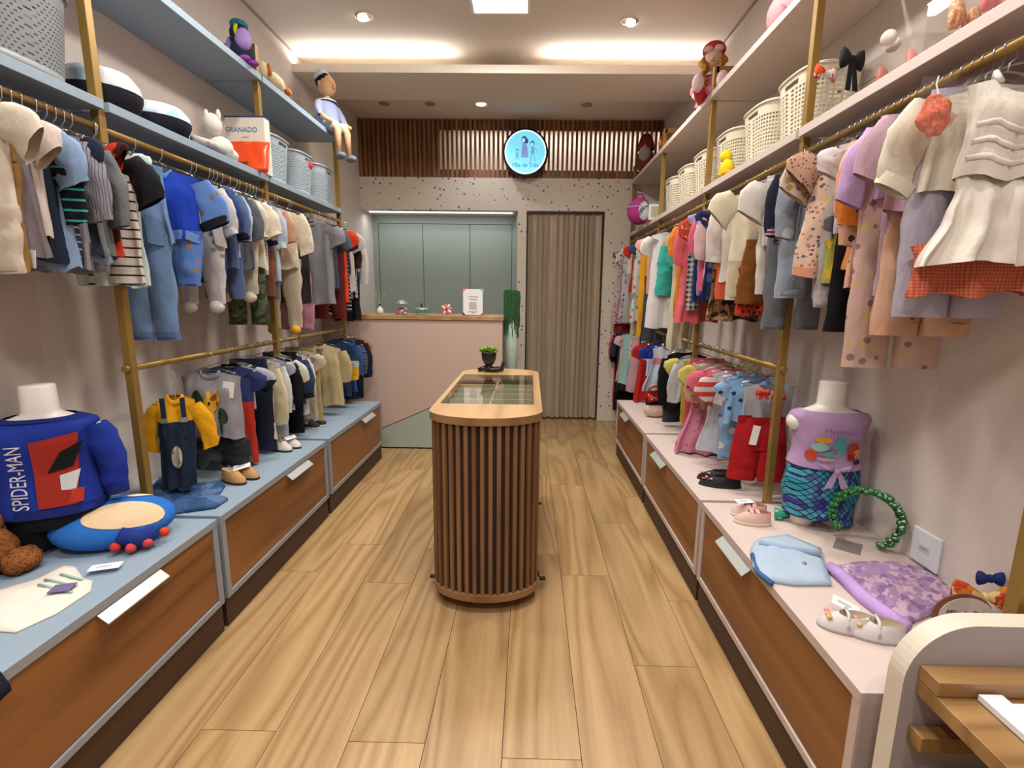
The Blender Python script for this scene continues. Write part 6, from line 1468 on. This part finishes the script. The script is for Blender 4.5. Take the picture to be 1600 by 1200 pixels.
# orange bow pack near the desk
q = at(1540, 935, Y=1.12)
bow('scarf_bow', (1.262, 1.25, .60), -.2, fab('#cf7a24', 'camo', '#c23a2a', .035, '#dfc38a'), 'large orange and yellow scarf bow behind the desk panel', .075, .045)
bow('blue_bow', (1.318, 1.30, .625), -.1, fab('#20306a'), 'shiny dark blue bow beside the orange scarf bow', .03, .022)
r = thing('bow_stand', 'clear block carrying the orange and blue bows', 'stand', (1.27, 1.275, .5)); MB().box(-.07, .06, -.04, .045, 0, .052).build('stand_body', ACR, r)
r = thing('hang_tag', 'round-edged brown and white swing tag propped behind the desk panel', 'tag', (1.165, 1.205, .5), -.1)
MB().lathe([(.062, 0), (.062, .003)], n=24, sx=1.2).xf(RX(math.pi/2)).xf(T(0, 0, .075)).build('backing', plain('#7a4a38', .6), r)
MB().lathe([(.054, 0), (.054, .002)], n=24, sx=1.25).xf(RX(math.pi/2)).xf(T(.008, -.0035, .073)).build('face', plain('#c9bdb6', .6), r)
MB().box(-.004, .004, 0, .02, 0, .02).build('foot', plain('#7a4a38', .6), r)
text('Mãe de Três', .02, plain('#4a4442', .6), T(.008, -.006, .083) @ FRONT, r)
# red shorts and wrapped white top by the right post
r = bottoms('shorts', (1.065, 2.20, .895), -.1, 'bright red shorts with a white price tag, nearest on the lower right rail', 'clothes on the lower right rail', fab('#a81820'), .30, .115, .06, zs=-.03, short=True, cuff=None, wb=fab('#8f141c'))
price_tag(r, -.03, -.04, -.06, .016, .09)
r, S = garment('blouse', (1.10, 2.235, ZLO), -.08, 'white sleeveless blouse in clear wrapping beside the gold post on the lower right rail', 'blouse', 'clothes on the lower right rail', fab('#b4b3b6'), L=.26, w=.115, rz=0 if False else -.08) if False else garment('blouse', (1.10, 2.235, ZLO), -.08, 'white sleeveless blouse in clear wrapping beside the gold post on the lower right rail', 'blouse', 'clothes on the lower right rail', fab('#b4b3b6'), L=.28, w=.115, zs=-.09)
MB().box(-.12, .12, -.046, -.045, -.40, -.09).build('wrapping', clear('wrap_film', (.97, .97, .98), 1.3, .03, .12), r)
hanger((1.10, 2.235, ZLO), -.08, HLAB[('R', 0)], 'hangers on the lower right rail')
for i, (x, z) in enumerate(((1.05, .985), (1.12, .965))): bow('ribbon_bow', (x, 2.18, z), .1, '#c9432f', ('left' if i == 0 else 'right')+' red ribbon bow on the wrapped white blouse', .028, .016, .03, 0, 'red ribbon bows')
# handbag with a dotted bow (plain, generic)
p = at(1020, 648, Z=.5)
r = thing('handbag', 'round cream and black handbag with a red dotted bow on the far right bench', 'handbag', (p.x-.005, p.y-.07, .5), -.1)
MB().ell((0, 0, .055), (.085, .05, .055), 18, 11).build('lower_half', fab('#d0b8a4'), r, True)
MB().ell((0, .012, .105), (.072, .045, .055), 18, 10).build('upper_half', fab('#121014'), r, True)
for s in (-1, 1): MB().loft([[(s*.006, -.05, .135), (s*.006, -.03, .135), (s*.006, -.03, .155), (s*.006, -.05, .155)], [(s*.062, -.05, .115), (s*.062, -.025, .115), (s*.062, -.025, .185), (s*.062, -.05, .185)]]).build('bow_loop', fab('#b32a1c', 'dots', '#dcd2c8', .026), r, True)
MB().ell((0, -.042, .147), (.012, .012, .015), 10, 7).build('bow_knot', fab('#b32a1c'), r, True)
MB().tube([(.07*math.cos(a_), .015, .13+.105*math.sin(a_)) for a_ in [math.radians(q) for q in range(0, 181, 15)]], .008, 8).build('handle', fab('#a5221c'), r, True)

q = at(1461, 182, Y=1.20)
r = thing('lace_set', 'coral lace piece in a clear bag hanging beside the white dress', 'lace piece', (q.x, 1.20, q.z))
furry(MB().ell((0, 0, 0), (.036, .012, .046), 26, 18), .009, 45, 9).build('lace', fab('#c8583c', 'tweed', '#d8785c', .01), r, True)
MB().tube([(0, 0, .045), (0, .01, .07), (.01, .02, .09)], .0015, 5).build('cord', plain('#d8d4d0', .4), r)
MB().box(-.06, .06, -.028, -.0275, -.075, .07).build('bag', clear('wrap_film', (.97, .97, .98), 1.3, .03, .12), r)
